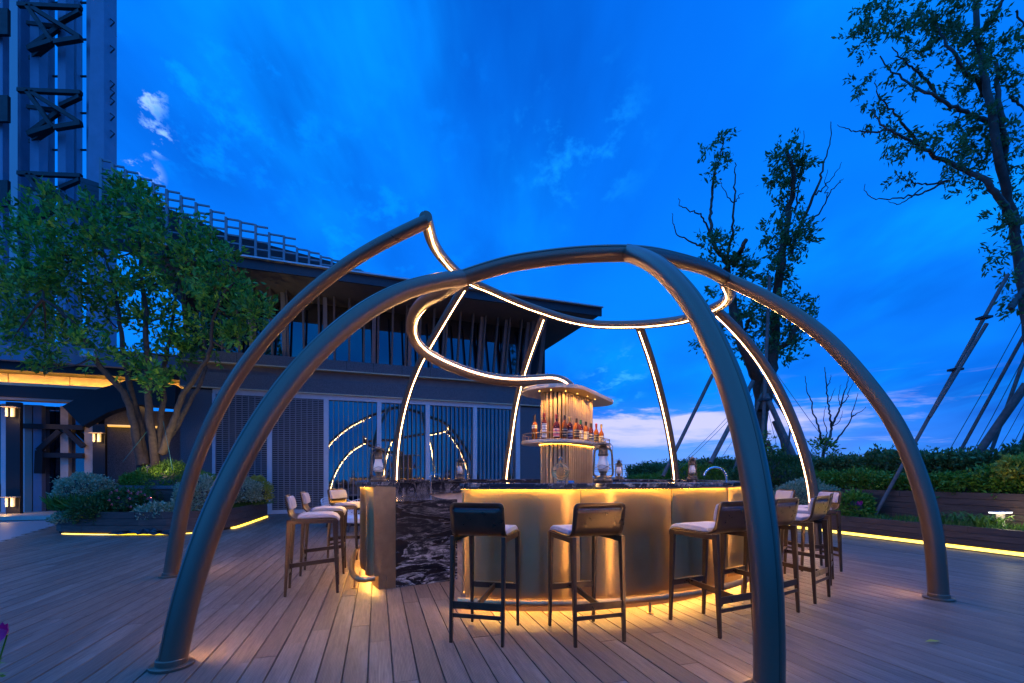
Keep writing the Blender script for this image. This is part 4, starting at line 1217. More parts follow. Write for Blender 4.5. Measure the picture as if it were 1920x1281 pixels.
# ------------------------------------------------------------------ wicker lounge chairs behind the bar
def make_wicker():
    root = empty('wicker_chair', (0, 0, 0), 0)
    n = 28; vs = []; fs = []; lv = 9
    for j in range(lv):
        f = j / (lv - 1)
        for i in range(n):
            q = R(-205 + 230 * i / (n - 1)) if True else 0
            top = .42 + .26 * max(0, sin((i / (n - 1)) * pi)) ** .7
            z = .22 + (top - .22) * f; r = .30 + .06 * f
            vs.append((r * cos(q + pi / 2 + R(0)), r * sin(q + pi / 2), z))
    g = MB()
    for i in range(n):
        g.tube([vs[j * n + i] for j in range(lv)], .006, 4, cap=False)
    for j in range(lv):
        g.tube([vs[j * n + i] for i in range(n)], .009 if j in (0, lv - 1) else .007, 4, cap=False)
    g.build('woven_back', M['wicker'], root, local=True)
    MB().lathe([(.29, .20), (.31, .22), (.31, .30), (.27, .34)], (0, 0, 0), 24).build('seat', M['wicker'], root, smooth=40, local=True)
    for a in (45, 135, 225, 315):
        MB().bar((.22 * cos(R(a)), .22 * sin(R(a)), .2), (.26 * cos(R(a)), .26 * sin(R(a)), 0), .03).build('leg', M['dark_steel'], root, local=True)
    return root
proto = make_wicker()
for i, (px, d, rz, words) in enumerate(((634, 10.4, 2.4, 'white woven wicker armchair behind the furthest left stool'), (676, 9.6, 1.4, 'white woven wicker armchair half hidden by the brass end of the bar'))):
    o = proto if i == 0 else copy_tree(proto)
    q = P(px, 893, d); o.location = (q.x, q.y, 0); o.rotation_euler = (0, 0, rz); tag(o, words, 'armchair', 'wicker armchairs by the glass doors')
q = P(668, 893, 10.9); tb = empty('low_table', (q.x, q.y, 0), .2, 'low dark square table beside the wicker armchairs', 'table')
MB().span((-.3, -.3, .28), (.3, .3, .33)).build('table_top', M['dark_steel'], tb, local=True); MB().span((-.26, -.26, 0), (.26, .26, .279)).build('base', M['black'], tb, local=True)

# ------------------------------------------------------------------ plants
def leaf_mesh(C, size, dirs=None, asp=.45, jitter=.35, droop=0.0, spread=1.0):
    """one folded leaf per point, as numpy arrays"""
    C = np.asarray(C, float); n = len(C)
    d = rng.normal(size=(n, 3)) if dirs is None else np.asarray(dirs, float) + rng.normal(size=(n, 3)) * spread
    d[:, 2] -= droop
    d /= np.linalg.norm(d, axis=1, keepdims=True) + 1e-9
    s = rng.normal(size=(n, 3)); s -= d * (s * d).sum(1, keepdims=True); s /= np.linalg.norm(s, axis=1, keepdims=True) + 1e-9
    u = np.cross(d, s)
    L = size * (1 + (rng.random((n, 1)) - .5) * 2 * jitter); W = L * asp
    v = np.stack([C, C + d * L * .5 + s * W * .5 + u * W * .18, C + d * L, C + d * L * .5 - s * W * .5 + u * W * .18], 1)
    return v.reshape(-1, 3)
def leaves_obj(name, V, mat, parent, kind=None):
    V = np.asarray(V); n = len(V) // 4
    Mi = np.array(mat_of(parent).inverted()) if parent else np.eye(4)
    V = V @ Mi[:3, :3].T + Mi[:3, 3]
    me = bpy.data.meshes.new(name)
    me.vertices.add(len(V)); me.vertices.foreach_set('co', V.ravel().astype(np.float32))
    me.loops.add(n * 4); me.loops.foreach_set('vertex_index', np.arange(n * 4, dtype=np.int32))
    me.polygons.add(n); me.polygons.foreach_set('loop_start', np.arange(0, n * 4, 4, dtype=np.int32)); me.polygons.foreach_set('loop_total', np.full(n, 4, dtype=np.int32))
    me.update(calc_edges=True); me.materials.append(mat)
    o = bpy.data.objects.new(name, me); COL.objects.link(o); o.parent = parent
    if kind: o['kind'] = kind
    return o
def ball(n, c, r, shell=.0):
    d = rng.normal(size=(n, 3)); d /= np.linalg.norm(d, axis=1, keepdims=True)
    k = (shell + (1 - shell) * rng.random((n, 1)) ** (1 / 3))
    return np.asarray(c) + d * k * np.asarray(r), d
def sprigs(c, r, count, per, size, asp=.45, mat_dir=.6, up=.5):
    """bunches of leaves: each bunch a twig end with leaves fanning out of it"""
    pts, d = ball(count, c, r, .35)
    d = d * mat_dir + rng.normal(size=d.shape) * .45; d[:, 2] += up
    d /= np.linalg.norm(d, axis=1, keepdims=True)
    k = rng.random((count, per, 1)) * size * 2.2
    C = pts[:, None, :] + d[:, None, :] * k + rng.normal(size=(count, per, 3)) * size * .32
    D = np.repeat(d[:, None, :], per, 1)
    return leaf_mesh(C.reshape(-1, 3), size, D.reshape(-1, 3), asp, .35, 0, .75)

def taper(mb, pts, r0, r1, n=7, wob=.0):
    pts = resample(catmull(pts, 5), max(6, len(pts) * 4))
    if wob: pts = [p + Vector(rng.normal(0, wob, 3)) if 0 < i < len(pts) - 1 else p for i, p in enumerate(pts)]
    k = len(pts); mb.tube(pts, [r0 + (r1 - r0) * (i / (k - 1)) ** .8 for i in range(k)], n); return pts
def twigs(mb, p, d, L, r, depth):
    """bare forking twigs"""
    d = Vector(d).normalized(); q = p + d * L * .5 + Vector(rng.normal(0, .05, 3)) * L; e = p + d * L + Vector(rng.normal(0, .1, 3)) * L
    mb.tube([p, q, e], [r, r * .8, r * .55], 4)
    if depth > 0:
        for _ in range(2): twigs(mb, q if rng.random() < .4 else e, d + Vector(rng.normal(0, .38, 3)) + Vector((0, 0, .15)), L * .62, r * .55, depth - 1)

# --- big multi-stemmed tree in the round planter
TDEP = 10.6
t3 = empty('planter_tree', (-8.1, 10.7, .9), 0, 'spreading multi-stemmed evergreen tree growing from the round planter', 'tree')
tk = MB()
def tp3(x, y, dd=0): return P(x, y, TDEP + dd)
stems = [([(266, 872, 0), (255, 815, -.05), (236, 745, -.15), (205, 706, -.3), (182, 680, -.4), (160, 640, -.6), (120, 590, -.8), (80, 560, -.9)], .17, .045),
         ([(272, 872, 0), (262, 800, .1), (245, 730, .1), (235, 680, .2), (225, 600, .3), (210, 520, .4), (190, 460, .5)], .15, .03),
         ([(292, 872, 0), (284, 800, -.1), (276, 730, -.2), (275, 660, -.2), (270, 570, -.3), (262, 470, -.2), (260, 400, -.1)], .16, .03),
         ([(296, 850, 0), (304, 772, .2), (306, 702, .3), (318, 640, .5), (330, 560, .7), (345, 480, .8)], .12, .03),
         ([(304, 850, 0), (332, 772, -.1), (346, 736, -.2), (372, 700, -.3), (394, 655, -.4), (400, 600, -.5), (420, 550, -.6), (440, 530, -.6)], .14, .03),
         ([(300, 852, .1), (345, 775, .3), (362, 742, .4), (385, 690, .6), (370, 610, .8), (380, 540, .8)], .11, .03)]
ends = []
for pts, r0, r1 in stems:
    w = taper(tk, [tp3(*p) for p in pts], r0 * .64, r1 * .64, 9, .012); ends.append(w)
crown3 = [(80, 480, 66), (55, 560, 66), (150, 430, 74), (130, 520, 70), (240, 395, 50), (225, 480, 74), (318, 446, 60), (330, 530, 74), (400, 500, 58), (432, 570, 56), (300, 610, 60), (195, 590, 62), (85, 625, 56), (22, 640, 44),
          (395, 630, 48), (462, 592, 40), (165, 655, 40), (12, 430, 50), (330, 668, 34), (258, 384, 14), (95, 405, 44), (20, 510, 50), (374, 474, 36), (255, 555, 56), (445, 640, 26), (95, 690, 24), (245, 690, 22), (485, 590, 20), (230, 366, 10), (290, 720, 18)]
V = []
for x, y, r in crown3:
    for rep in (0, 1):
        dd = rng.normal(0, .55) + (.5 if rep else -.3); c = tp3(x + rng.normal(0, 6), y + rng.normal(0, 6), dd); rr = r * .76 / FPX * TDEP
        V.append(sprigs(c, rr * np.array([1, 1.0, .9]), int(8 + r * r / 225), 13, .150, .38, .5, .55))
    w = ends[int(np.argmin([min((p - tp3(x, y)).length for p in e) for e in ends]))]
    p0 = min(w, key=lambda p: (p - tp3(x, y)).length); c = tp3(x, y); mid = (p0 + c) / 2 + Vector(rng.normal(0, .12, 3))
    tk.tube(catmull([p0, mid, c], 4), np.linspace(.03, .008, 9), 5)
tk.build('trunk', M['bark'], t3, smooth=60)
leaves_obj('crown', np.concatenate(V), M['leaf_tree'], t3)
# floodlight fixed in its branches
f0 = P(165, 662, 10.0); fl_ = empty('floodlight', f0, .3, 'small pale floodlight clamped in the branches above the amber canopy', 'floodlight')
MB().span((-.14, -.04, -.09), (.14, .04, .09)).build('housing', M['white_col'], fl_, local=True); MB().span((-.12, -.046, -.075), (.12, -.041, .07)).build('glass', M['steel'], fl_, local=True); MB().bar((0, .0, -.09), (.06, .2, -.16), .03).build('bracket', M['dark_steel'], fl_, local=True)
# guy ropes of the tree
for (a, b, words) in (((283, 800, 0), (230, 866, -.3), 'thin green guy rope left of the tree trunks'), ((306, 790, 0), (324, 882, -.5), 'thin green guy rope right of the tree trunks')):
    tag(MB().tube([tp3(*a), tp3(*b)], .006, 5).build('guy_rope', M['rope']), words, 'rope', 'guy ropes of the planter tree')

def bush(name, c, r, mat, n, size, words, cat='bush', asp=.5, per=6, core=True, group=None):
    root = empty(name, c, 0, words, cat, group); c = Vector(c); r = Vector(r)
    pts, d = ball(n, c, r, .72)
    k = pts[:, 2] > c.z - r.z * .55
    pts, d = pts[k], d[k]
    # lumpy outline
    lump = 1 + .10 * np.sin(d[:, 0] * 7 + c.x * 3) * np.cos(d[:, 1] * 6) + .08 * np.sin(d[:, 2] * 9 + c.y)
    pts = np.asarray(c) + (pts - np.asarray(c)) * lump[:, None]
    dd = d.copy(); dd[:, 2] += .5
    C = np.repeat(pts[:, None, :], per, 1) + rng.normal(size=(len(pts), per, 3)) * size * .6
    Vv = leaf_mesh(C.reshape(-1, 3), size, np.repeat(dd[:, None, :], per, 1).reshape(-1, 3), asp, .4, 0, .7)
    leaves_obj('foliage', Vv, mat, root)
    if core:
        m = MB(); m.lathe([(max(cos(t), .03) * .80, sin(t) * .80) for t in np.linspace(-.6, pi / 2 - .02, 8)], (0, 0, 0), 14)
        o = m.build('branches', M['bark_grey'], root, local=True, smooth=60); o.scale = r
    return root
bush('round_mound', (-8.02, 10.75, .86), (1.0, .75, .56), M['leaf_hedge'], 4600, .045, 'low rounded clipped green mound around the tree trunks')
bush('variegated_shrub', P(160, 922, 9.75), (.48, .42, .36), M['leaf_pale'], 1500, .05, 'pale variegated shrub left of the clipped mound')
bush('variegated_shrub', P(372, 938, 9.8), (.36, .5, .52), M['leaf_pale'], 1700, .05, 'tall pale variegated shrub between the two left arch legs')
bush('variegated_shrub', P(440, 922, 11.2), (.50, .6, .38), M['leaf_pale'], 1500, .05, 'pale shrub right of the left arch legs, beside the golden one')
bush('golden_shrub', P(482, 922, 11.9), (.30, .34, .34), M['leaf_yellow'], 700, .05, 'small golden lit shrub at the corner by the louvred door')
bush('trailing_shrub', P(300, 962, 9.35), (.42, .25, .17), M['leaf_pale'], 620, .055, 'pale trailing shrub spilling over the planter rim')
bush('trailing_shrub', P(128, 972, 9.3), (.26, .2, .10), M['leaf_pale'], 300, .05, 'low pale trailing shrub at the left front corner of the planter')
b = bush('rose_shrub', P(232, 946, 9.5), (.52, .35, .30), M['leaf_dark'], 1100, .06, 'dark leafy shrub with small red and pink flowers below the grey coping')
pts, d = ball(34, P(240, 936, 9.25), (.42, .22, .22), .8)
fm = None
for q in pts:
    if fm is None: fm = leaves_obj('flower', leaf_mesh(np.repeat([q], 6, 0), .034, None, .9), M['petal_red'], b); f0_ = Vector(q)
    else: o = bpy.data.objects.new('flower', fm.data); COL.objects.link(o); o.parent = b; o.location = Vector(q) - f0_
bush('dark_shrub', P(178, 960, 9.3), (.42, .3, .26), M['leaf_dark'], 900, .075, 'dark green leafy shrub hanging over the rounded planter front', asp=.3)
def grass(name, area, n, h, mat, words, cat='grass', kind=None, spread=.5, width=.09):
    """blades rooted in an area given as a list of points"""
    idx = rng.integers(0, len(area), n); B = np.array([tuple(area[i]) for i in idx]) + rng.normal(size=(n, 3)) * np.array([.06, .06, 0])
    dirs = np.stack([rng.normal(0, spread, n), rng.normal(0, spread, n), np.ones(n)], 1)
    root = empty(name, tuple(np.mean(B, 0)), 0)
    Vv = leaf_mesh(B, h, dirs, width, .4, 0, .05)
    o = leaves_obj(name if kind else 'blades', Vv, mat, None if kind else root)
    if kind:
        bpy.data.objects.remove(root); return tag(o, words, cat, None, kind)
    return tag(root, words, cat)
grass('fern', [P(112 + 12 * (i % 4), 958, 9.35 + .1 * (i % 3)) for i in range(8)], 420, .34, M['leaf_grass'], 'spiky yellow green fern at the left end of the round planter', 'fern', spread=.7)
a = [Vector((x, y, .41)) for x in np.arange(-7.5, -6.5, .12) for y in np.arange(9.3, 12.6, .14)]
grass('planter_grass', a, 5200, .10, M['leaf_grass'], 'short turf inside the round planter', 'grass', 'stuff')
# crumpled black liner sheet at the planter foot
p = P(268, 1000, 8.95); vs = []; 
for j in range(8):
    for i in range(14): vs.append((p.x + (i - 6.5) * .10, p.y + .06 - (j - 3.5) * .035 + .02 * rng.normal(), .012 + abs(rng.normal(0, .045)) * (1 - abs(i - 6.5) / 8) + .012 * (7 - j)))
tag(MB().add(vs, [(j * 14 + i, j * 14 + i + 1, j * 14 + i + 15, j * 14 + i + 14) for j in range(7) for i in range(13)]).build('liner_sheet', plain('black_plastic', (.012, .013, .02), .3)), 'crumpled black plastic sheet on the deck at the planter foot', 'sheet')

def Wp(px, w, z=.34):
    r = (px - 960) / FPX; y = w / (r * VY - VX); return Vector((r * y, y, z))
# lamps hidden in the planting
def garden_spot(loc, aim, energy, col, words, size=75):
    root = empty('garden_spotlight', loc, 0, words, 'spotlight', 'small garden spotlights in the planters')
    d = (Vector(aim) - Vector(loc)).normalized()
    MB().tube([Vector((0, 0, 0)), d * .09], .032, 10).build('housing', M['dark_steel'], root, local=True); MB().tube([d * .085, d * .092], .026, 10).build('lens', M['lamp_amber'], root, local=True)
    MB().bar((0, 0, -.12), (0, 0, 0), .015).build('stake', M['dark_steel'], root, local=True)
    ld = bpy.data.lights.new('beam', 'SPOT'); ld.energy = energy; ld.color = col; ld.spot_size = R(size); ld.spot_blend = .6; ld.shadow_soft_size = .03
    l = bpy.data.objects.new('beam', ld); COL.objects.link(l); l.parent = root; l.location = d * .11; l.rotation_euler = d.to_track_quat('-Z', 'Y').to_euler()
garden_spot((-7.75, 9.75, 1.35), (-7.95, 11, 1.7), 16, (1, .72, .35), 'small spotlight on a stake before the clipped mound', 110)
garden_spot((-7.3, 9.28, .62), (-8.2, 10.5, 4.8), 150, (1, .86, .50), 'unseen spotlight added at the front rim of the round planter to brighten the tree crown', 82)  # unseen lamp, added to lift the crown's colour
garden_spot((-6.55, 11.4, .62), P(482, 918, 11.9), 10, (1, .70, .12), 'small spotlight beside the golden shrub at the louvred door', 100)

# --- right hand planting
def hedge(name, w0, w1, v0, v1, z0, z1, mat, n, size, words, asp=.5):
    root = empty(name, dk((w0 + w1) / 2, (v0 + v1) / 2, z0), 0, words, 'hedge')
    # leaves on the visible skin: front face, top and ends
    def bumps(v, w): return .07 * np.sin(v * 2.1 + w) + .05 * np.sin(v * 5.3) + .03 * np.sin(v * 11)
    nf = n // 2
    v = v0 + (v1 - v0) * rng.random(nf) ** 1.5 if v0 < v1 else 0
    zf = z0 + (z1 - z0) * rng.random(nf) ** .7
    wf = w0 + np.abs(rng.normal(0, .07, nf)) + bumps(v, 0) * .6
    vt = v0 + (v1 - v0) * rng.random(n - nf) ** 1.5
    wt = w0 + (w1 - w0) * rng.random(n - nf); zt = z1 + bumps(vt, wt) - np.abs(rng.normal(0, .05, n - nf))
    wv = np.concatenate([wf, wt]); vv = np.concatenate([v, vt]); zz = np.concatenate([zf, zt])
    pts = np.stack([wv * VY + vv * VX, -wv * VX + vv * VY, zz], 1)
    nrm = np.concatenate([np.tile([-VY, VX, .5], (nf, 1)), np.tile([0, 0, 1.2], (n - nf, 1))])
    per = 5; C = np.repeat(pts[:, None, :], per, 1) + rng.normal(size=(n, per, 3)) * size * .7
    leaves_obj('foliage', leaf_mesh(C.reshape(-1, 3), size, np.repeat(nrm, per, 0), asp, .4, 0, .8), mat, root)
    m = MB(); a, b, c, d = dk(w0 + .12, v0), dk(w1 - .05, v0), dk(w1 - .05, v1), dk(w0 + .12, v1)
    m.prism([(q.x, q.y) for q in (a, b, c, d)], z0, z1 - .10); m.build('branches', M['bark_grey'], root)
hedge('clipped_hedge', 9.86, 10.5, 3.0, 16.5, .84, 1.16, M['leaf_hedge'], 8200, .062, 'low bright green clipped hedge on top of the upper timber wall')
hedge('photinia_hedge', 10.55, 11.5, 3.5, 18.0, .84, 1.54, M['leaf_hedge_far'], 7600, .085, 'taller dark glossy hedge behind the clipped hedge')
V = []
for v in np.arange(4, 17, .33):     # shoots that stick out of the tall hedge
    for _ in range(2):
        p = dk(10.7 + rng.random() * .6, v + rng.random() * .3, 1.5); h = .1 + rng.random() * .22
        C = np.array([tuple(p + Vector((rng.normal(0, .02), rng.normal(0, .02), h * k / 9))) for k in range(10)])
        V.append(leaf_mesh(C, .08, np.tile([0, 0, .8], (10, 1)), .4, .3, 0, .8))
o = leaves_obj('hedge_shoots', np.concatenate(V), M['leaf_hedge_far'], None); tag(o, 'loose leafy shoots rising from the tall hedge', 'shoots', None, 'stuff')
bush('green_bush', Wp(1447, 9.7, 1.0), (.95, .85, .68), M['leaf_dark'], 3200, .06, 'soft dark green bush just right of the bar behind the arch leg')
bush('green_bush', P(1300, 903, 13.2), (1.05, .8, .42), M['leaf_hedge'], 2200, .07, 'low green domed bush behind the far lantern')
bush('green_bush', P(1345, 895, 14.5), (1.5, .8, .55), M['leaf_hedge_far'], 2200, .08, 'dark bush with upright shoots above the arched tap')
bush('green_bush', P(1250, 903, 15.0), (1.0, .7, .22), M['leaf_hedge'], 900, .07, 'low bush at the far end of the terrace, left of the far lantern')
bush('variegated_bush', Wp(1512, 9.3, .57), (.66, .5, .50), M['leaf_pale'], 2400, .05, 'round pale variegated bush behind the lit rear arch leg')
b = bush('rose_bush', Wp(1598, 9.28, .50), (.34, .26, .30), M['leaf_hedge'], 620, .07, 'leafy rose bush with one pink bloom in front of the upper timber wall')
pts, d = ball(10, Wp(1613, 9.15, .62), (.035, .03, .03), .5); leaves_obj('flower', leaf_mesh(pts, .05, None, .9), M['petal_pink'], b)
bush('golden_bush', Wp(1912, 10.0, 1.22), (.22, .25, .22), M['leaf_yellow'], 600, .06, 'golden lit bush at the right edge above the timber wall')
a = [dk(8.95 + .75 * rng.random(), v, .33) for v in np.arange(3, 15, .04)]
grass('verge_grass', a, 9000, .10, M['leaf_grass'], 'short grass and ground cover in the lower right planter', 'grass', 'stuff')
for px, py, d, nn, words in ((1845, 975, 7.2, 420, 'clump of arching yellow green daylily leaves beside the bollard light'), (1790, 972, 7.6, 300, 'clump of strappy leaves left of the daylilies')):
    c = Wp(px, 9.25)
    root = empty('daylily_clump', c, 0, words, 'plant'); B = []
    m = MB()
    for k in range(nn // 7):
        q = rng.random() * 2 * pi; L = .28 + rng.random() * .22; p0 = c + Vector((rng.normal(0, .10), rng.normal(0, .10), 0)); h = Vector((cos(q), sin(q), 0)); s_ = Vector((-sin(q), cos(q), 0)) * .011
        pts = [p0 + h * L * t * .9 + Vector((0, 0, L * (1.5 * t - 1.15 * t * t))) for t in np.linspace(0, 1, 6)]
        vs = []
        for i, p_ in enumerate(pts): f = 1 - (i / 5) ** 2 * .9; vs += [p_ - s_ * f, p_ + s_ * f]
        m.add(vs, [(2 * i, 2 * i + 1, 2 * i + 3, 2 * i + 2) for i in range(5)])
    m.build('leaves', M['leaf_grass'], root)
# bollard light
g0 = Wp(1876, 9.42); bl = empty('bollard_light', g0, AZ, 'short post with a flat white lit top among the daylilies', 'garden light')
MB().span((-.05, -.03, 0), (.05, .03, .235)).build('post', M['cream'], bl, local=True)
ld = bpy.data.lights.new('lamp_glow', 'POINT'); ld.energy = 2.2; ld.color = (1, .86, .5); ld.shadow_soft_size = .05
l = bpy.data.objects.new('lamp_glow', ld); COL.objects.link(l); l.parent = bl; l.location = (-.16, -.20, .22)
MB().span((-.17, -.06, .236), (.17, .06, .256)).build('lit_top', glow('cool_white_lamp', (1, .93, .78), 1.6), bl, local=True)
ld = bpy.data.lights.new('lamp_glow', 'POINT'); ld.energy = 2.2; ld.color = (1, .86, .5); ld.shadow_soft_size = .05
l = bpy.data.objects.new('lamp_glow', ld); COL.objects.link(l); l.parent = bl; l.location = (-.16, -.20, .22)
MB().span((-.175, -.065, .257), (.175, .065, .263)).build('lid', M['alu'], bl, local=True)

# --- staked tree behind the bar on the right
D1 = 13.4
def q1(x, y, dd=0): return P(x, y, D1 + dd)
t1 = empty('staked_tree', q1(1425, 893), 0, 'tall pruned tree with tufted branches, propped by poles behind the right side of the bar', 'tree')
tk = MB()
S1 = [([(1424, 900), (1424, 830), (1428, 770), (1424, 720), (1408, 680), (1392, 645), (1380, 600), (1368, 540), (1362, 500)], .24, .10),
      ([(1428, 770), (1440, 720), (1448, 670), (1452, 620), (1456, 560), (1462, 510), (1468, 470), (1474, 430), (1480, 390), (1486, 350), (1484, 300), (1474, 280)], .20, .05),
      ([(1362, 510), (1366, 480), (1372, 430), (1376, 380), (1378, 330), (1378, 305)], .05, .012),
      ([(1366, 500), (1350, 480), (1338, 455), (1333, 420), (1333, 390), (1337, 350), (1345, 310), (1355, 280), (1360, 258)], .07, .012),
      ([(1337, 450), (1326, 425), (1315, 405), (1295, 396), (1278, 388), (1272, 372)], .035, .008),
      ([(1320, 464), (1300, 455), (1275, 443), (1264, 425), (1260, 400)], .03, .008),
      ([(1376, 500), (1384, 480), (1392, 465), (1399, 450)], .07, .06),
      ([(1332, 400), (1338, 350), (1339, 285)], .03, .008),
      ([(1376, 380), (1362, 365), (1350, 340)], .02, .006), ([(1378, 378), (1388, 366), (1394, 362)], .015, .006),
      ([(1450, 650), (1470, 650), (1485, 630), (1495, 600), (1510, 580), (1522, 575)], .09, .03),
      ([(1480, 640), (1484, 600), (1492, 575)], .05, .02), ([(1392, 640), (1400, 615), (1405, 600)], .06, .05),
      ([(1484, 480), (1500, 425), (1520, 380), (1535, 345), (1545, 305), (1556, 270), (1558, 228)], .06, .010),
      ([(1512, 420), (1535, 402), (1550, 375), (1560, 355), (1575, 342), (1582, 335)], .03, .006),
      ([(1530, 365), (1555, 340), (1570, 320), (1578, 304)], .025, .006), ([(1550, 372), (1550, 340), (1552, 318)], .015, .006),
      ([(1490, 400), (1500, 340), (1505, 290), (1507, 245)], .03, .006)]
for pts, r0, r1 in S1: taper(tk, [q1(x, y, .25 * sin(i * 1.3 + r0 * 20)) for i, (x, y) in enumerate(pts)], r0, r1, 7, .02)
def c3(x, y): return (1240 + x / 3.05, 220 + y / 3.05)
C1 = [(350, 110, 14), (345, 190, 24), (325, 240, 10), (350, 275, 12), (305, 325, 20), (265, 190, 8), (370, 680, 38), (270, 740, 48), (320, 805, 42), (395, 800, 32), (465, 850, 58), (500, 890, 40), (330, 1020, 40), (480, 1090, 55), (430, 1150, 45),
      (705, 190, 58), (690, 240, 36), (740, 300, 62), (660, 335, 40), (800, 280, 42), (725, 400, 28), (710, 480, 30), (775, 505, 36), (640, 650, 52), (700, 680, 55), (780, 640, 50), (800, 720, 48), (700, 770, 55), (740, 830, 28), (640, 890, 52), (650, 935, 36), (715, 920, 32),
      (775, 1070, 28), (870, 1110, 34), (600, 1110, 30), (740, 1190, 34), (610, 1240, 28), (705, 1020, 16), (370, 1230, 30), (520, 1280, 28)]
V = []
for x, y, r in C1:
    X_, Y_ = c3(x, y); rr = r * .80 / 3.05 / FPX * D1; c = q1(X_, Y_, rng.normal(0, .15))
    V.append(sprigs(c, rr * np.array([1, 1.1, .85]), int(3 + r * r / 250), 16, .14, .42, .5, .05))
for x, y, r in ((1462, 610, 26), (1440, 575, 20), (1478, 662, 18), (1456, 650, 20), (1330, 590, 10), (1325, 640, 16), (1400, 660, 18), (1425, 600, 14), (1500, 640, 14)):
    rr = r / FPX * D1; V.append(sprigs(q1(x, y, rng.normal(0, .2)), rr * np.array([1, 1, .85]), int(5 + r * r / 22), 9, .14, .4, .5, .1))
tk.build('trunk', M['bark'], t1, smooth=60); leaves_obj('crown', np.concatenate(V), M['leaf_camphor'], t1)

# --- large tree at the right edge
D2 = 8.6
def q2(x, y, dd=0): return P(x, y, D2 + dd)
t2 = empty('leaning_tree', q2(1960, 893), 0, 'tall leaning tree with feathery leaf tufts at the right edge', 'tree')
tk = MB()
def c4_(x, y): return (1560 + x / 2.786, y / 2.786)
S2 = [([(1965, 900), (1950, 760), (1930, 620), (1912, 500), (1900, 420), (1885, 350), (1872, 290), (1862, 230), (1850, 170), (1838, 100), (1830, 30), (1826, -60)], .125, .04),
      ([(1886, 350), (1884, 290), (1878, 230), (1872, 190), (1868, 120)], .07, .03),
      ([(1900, 420), (1882, 385), (1862, 355), (1840, 335), (1820, 322), (1788, 308), (1760, 296), (1730, 275), (1700, 262), (1668, 245), (1648, 228), (1636, 205)], .07, .012),
      ([(1725, 272), (1705, 250), (1680, 215), (1655, 190), (1645, 170), (1642, 150)], .03, .006),
      ([(1860, 232), (1830, 220), (1790, 200), (1750, 178), (1720, 165), (1690, 148), (1660, 120), (1650, 105)], .05, .010),
      ([(1752, 178), (1740, 155), (1720, 135), (1690, 110), (1672, 88)], .03, .008),
      ([(1850, 180), (1830, 150), (1805, 130), (1790, 100), (1772, 82), (1750, 30)], .05, .012),
      ([(1778, 338), (1745, 346), (1715, 342), (1690, 335), (1680, 322)], .02, .005), ([(1770, 342), (1740, 358), (1700, 370), (1650, 374), (1625, 362), (1622, 345)], .022, .005), ([(1730, 352), (1705, 372), (1682, 384), (1665, 378)], .015, .004),
      ([(1656, 244), (1630, 248), (1595, 245), (1570, 234)], .018, .004), ([(1925, 540), (1905, 560), (1895, 580)], .05, .04), ([(1838, 60), (1870, 20), (1900, -30)], .05, .02), ([(1905, 20), (1925, 60)], .02, .01), ([(1895, 180), (1915, 200), (1930, 215)], .03, .01)]
for pts, r0, r1 in S2: taper(tk, [q2(x, y, .22 * sin(i * .9 + r0 * 40)) for i, (x, y) in enumerate(pts)], r0, r1, 7, .012)
C2 = [(190, 230, 52), (130, 180, 28), (170, 50, 52), (250, 30, 60), (330, 100, 66), (420, 60, 76), (520, 60, 88), (480, 200, 56), (620, 60, 88), (700, 120, 90), (640, 230, 56), (160, 430, 48), (190, 540, 34), (220, 620, 36), (310, 670, 48), (340, 720, 46), (480, 690, 52), (420, 760, 44),
      (600, 770, 58), (640, 820, 60), (700, 870, 76), (760, 740, 76), (680, 600, 38), (650, 420, 58), (600, 470, 30), (800, 300, 78), (900, 230, 68), (850, 450, 66), (920, 470, 48), (780, 640, 76), (880, 700, 66), (950, 750, 48), (960, 920, 58), (740, 990, 48), (850, 1130, 34),
      (440, 330, 42), (365, 300, 34), (530, 350, 28), (320, 380, 24), (400, 455, 24), (290, 840, 24), (350, 915, 14), (980, 1000, 40), (970, 1180, 50), (560, 130, 60), (740, 210, 60), (800, 180, 60), (760, 330, 60), (720, 450, 50), (990, 300, 50), (430, 930, 10), (150, 130, 22), (230, 110, 20)]
V = []
for x, y, r in C2:
    X_, Y_ = c4_(x, y); rr = r * .85 / 2.786 / FPX * D2; c = q2(X_, Y_, rng.normal(0, .22))
    V.append(sprigs(c, rr * np.array([1, 1.2, .8]), int(2 + r * r / 470), 20, .095, .38, .5, -.1))
for x, y, r in ((1878, 468, 18), (1892, 520, 12), (1908, 560, 18), (1865, 300, 22), (1915, 400, 22)):
    rr = r / FPX * D2; V.append(sprigs(q2(x, y, rng.normal(0, .15)), rr, int(4 + r * r / 26), 9, .105, .36, .5, -.15))
tk.build('trunk', M['bark_grey'], t2, smooth=60); leaves_obj('crown', np.concatenate(V), M['leaf_camphor'], t2)

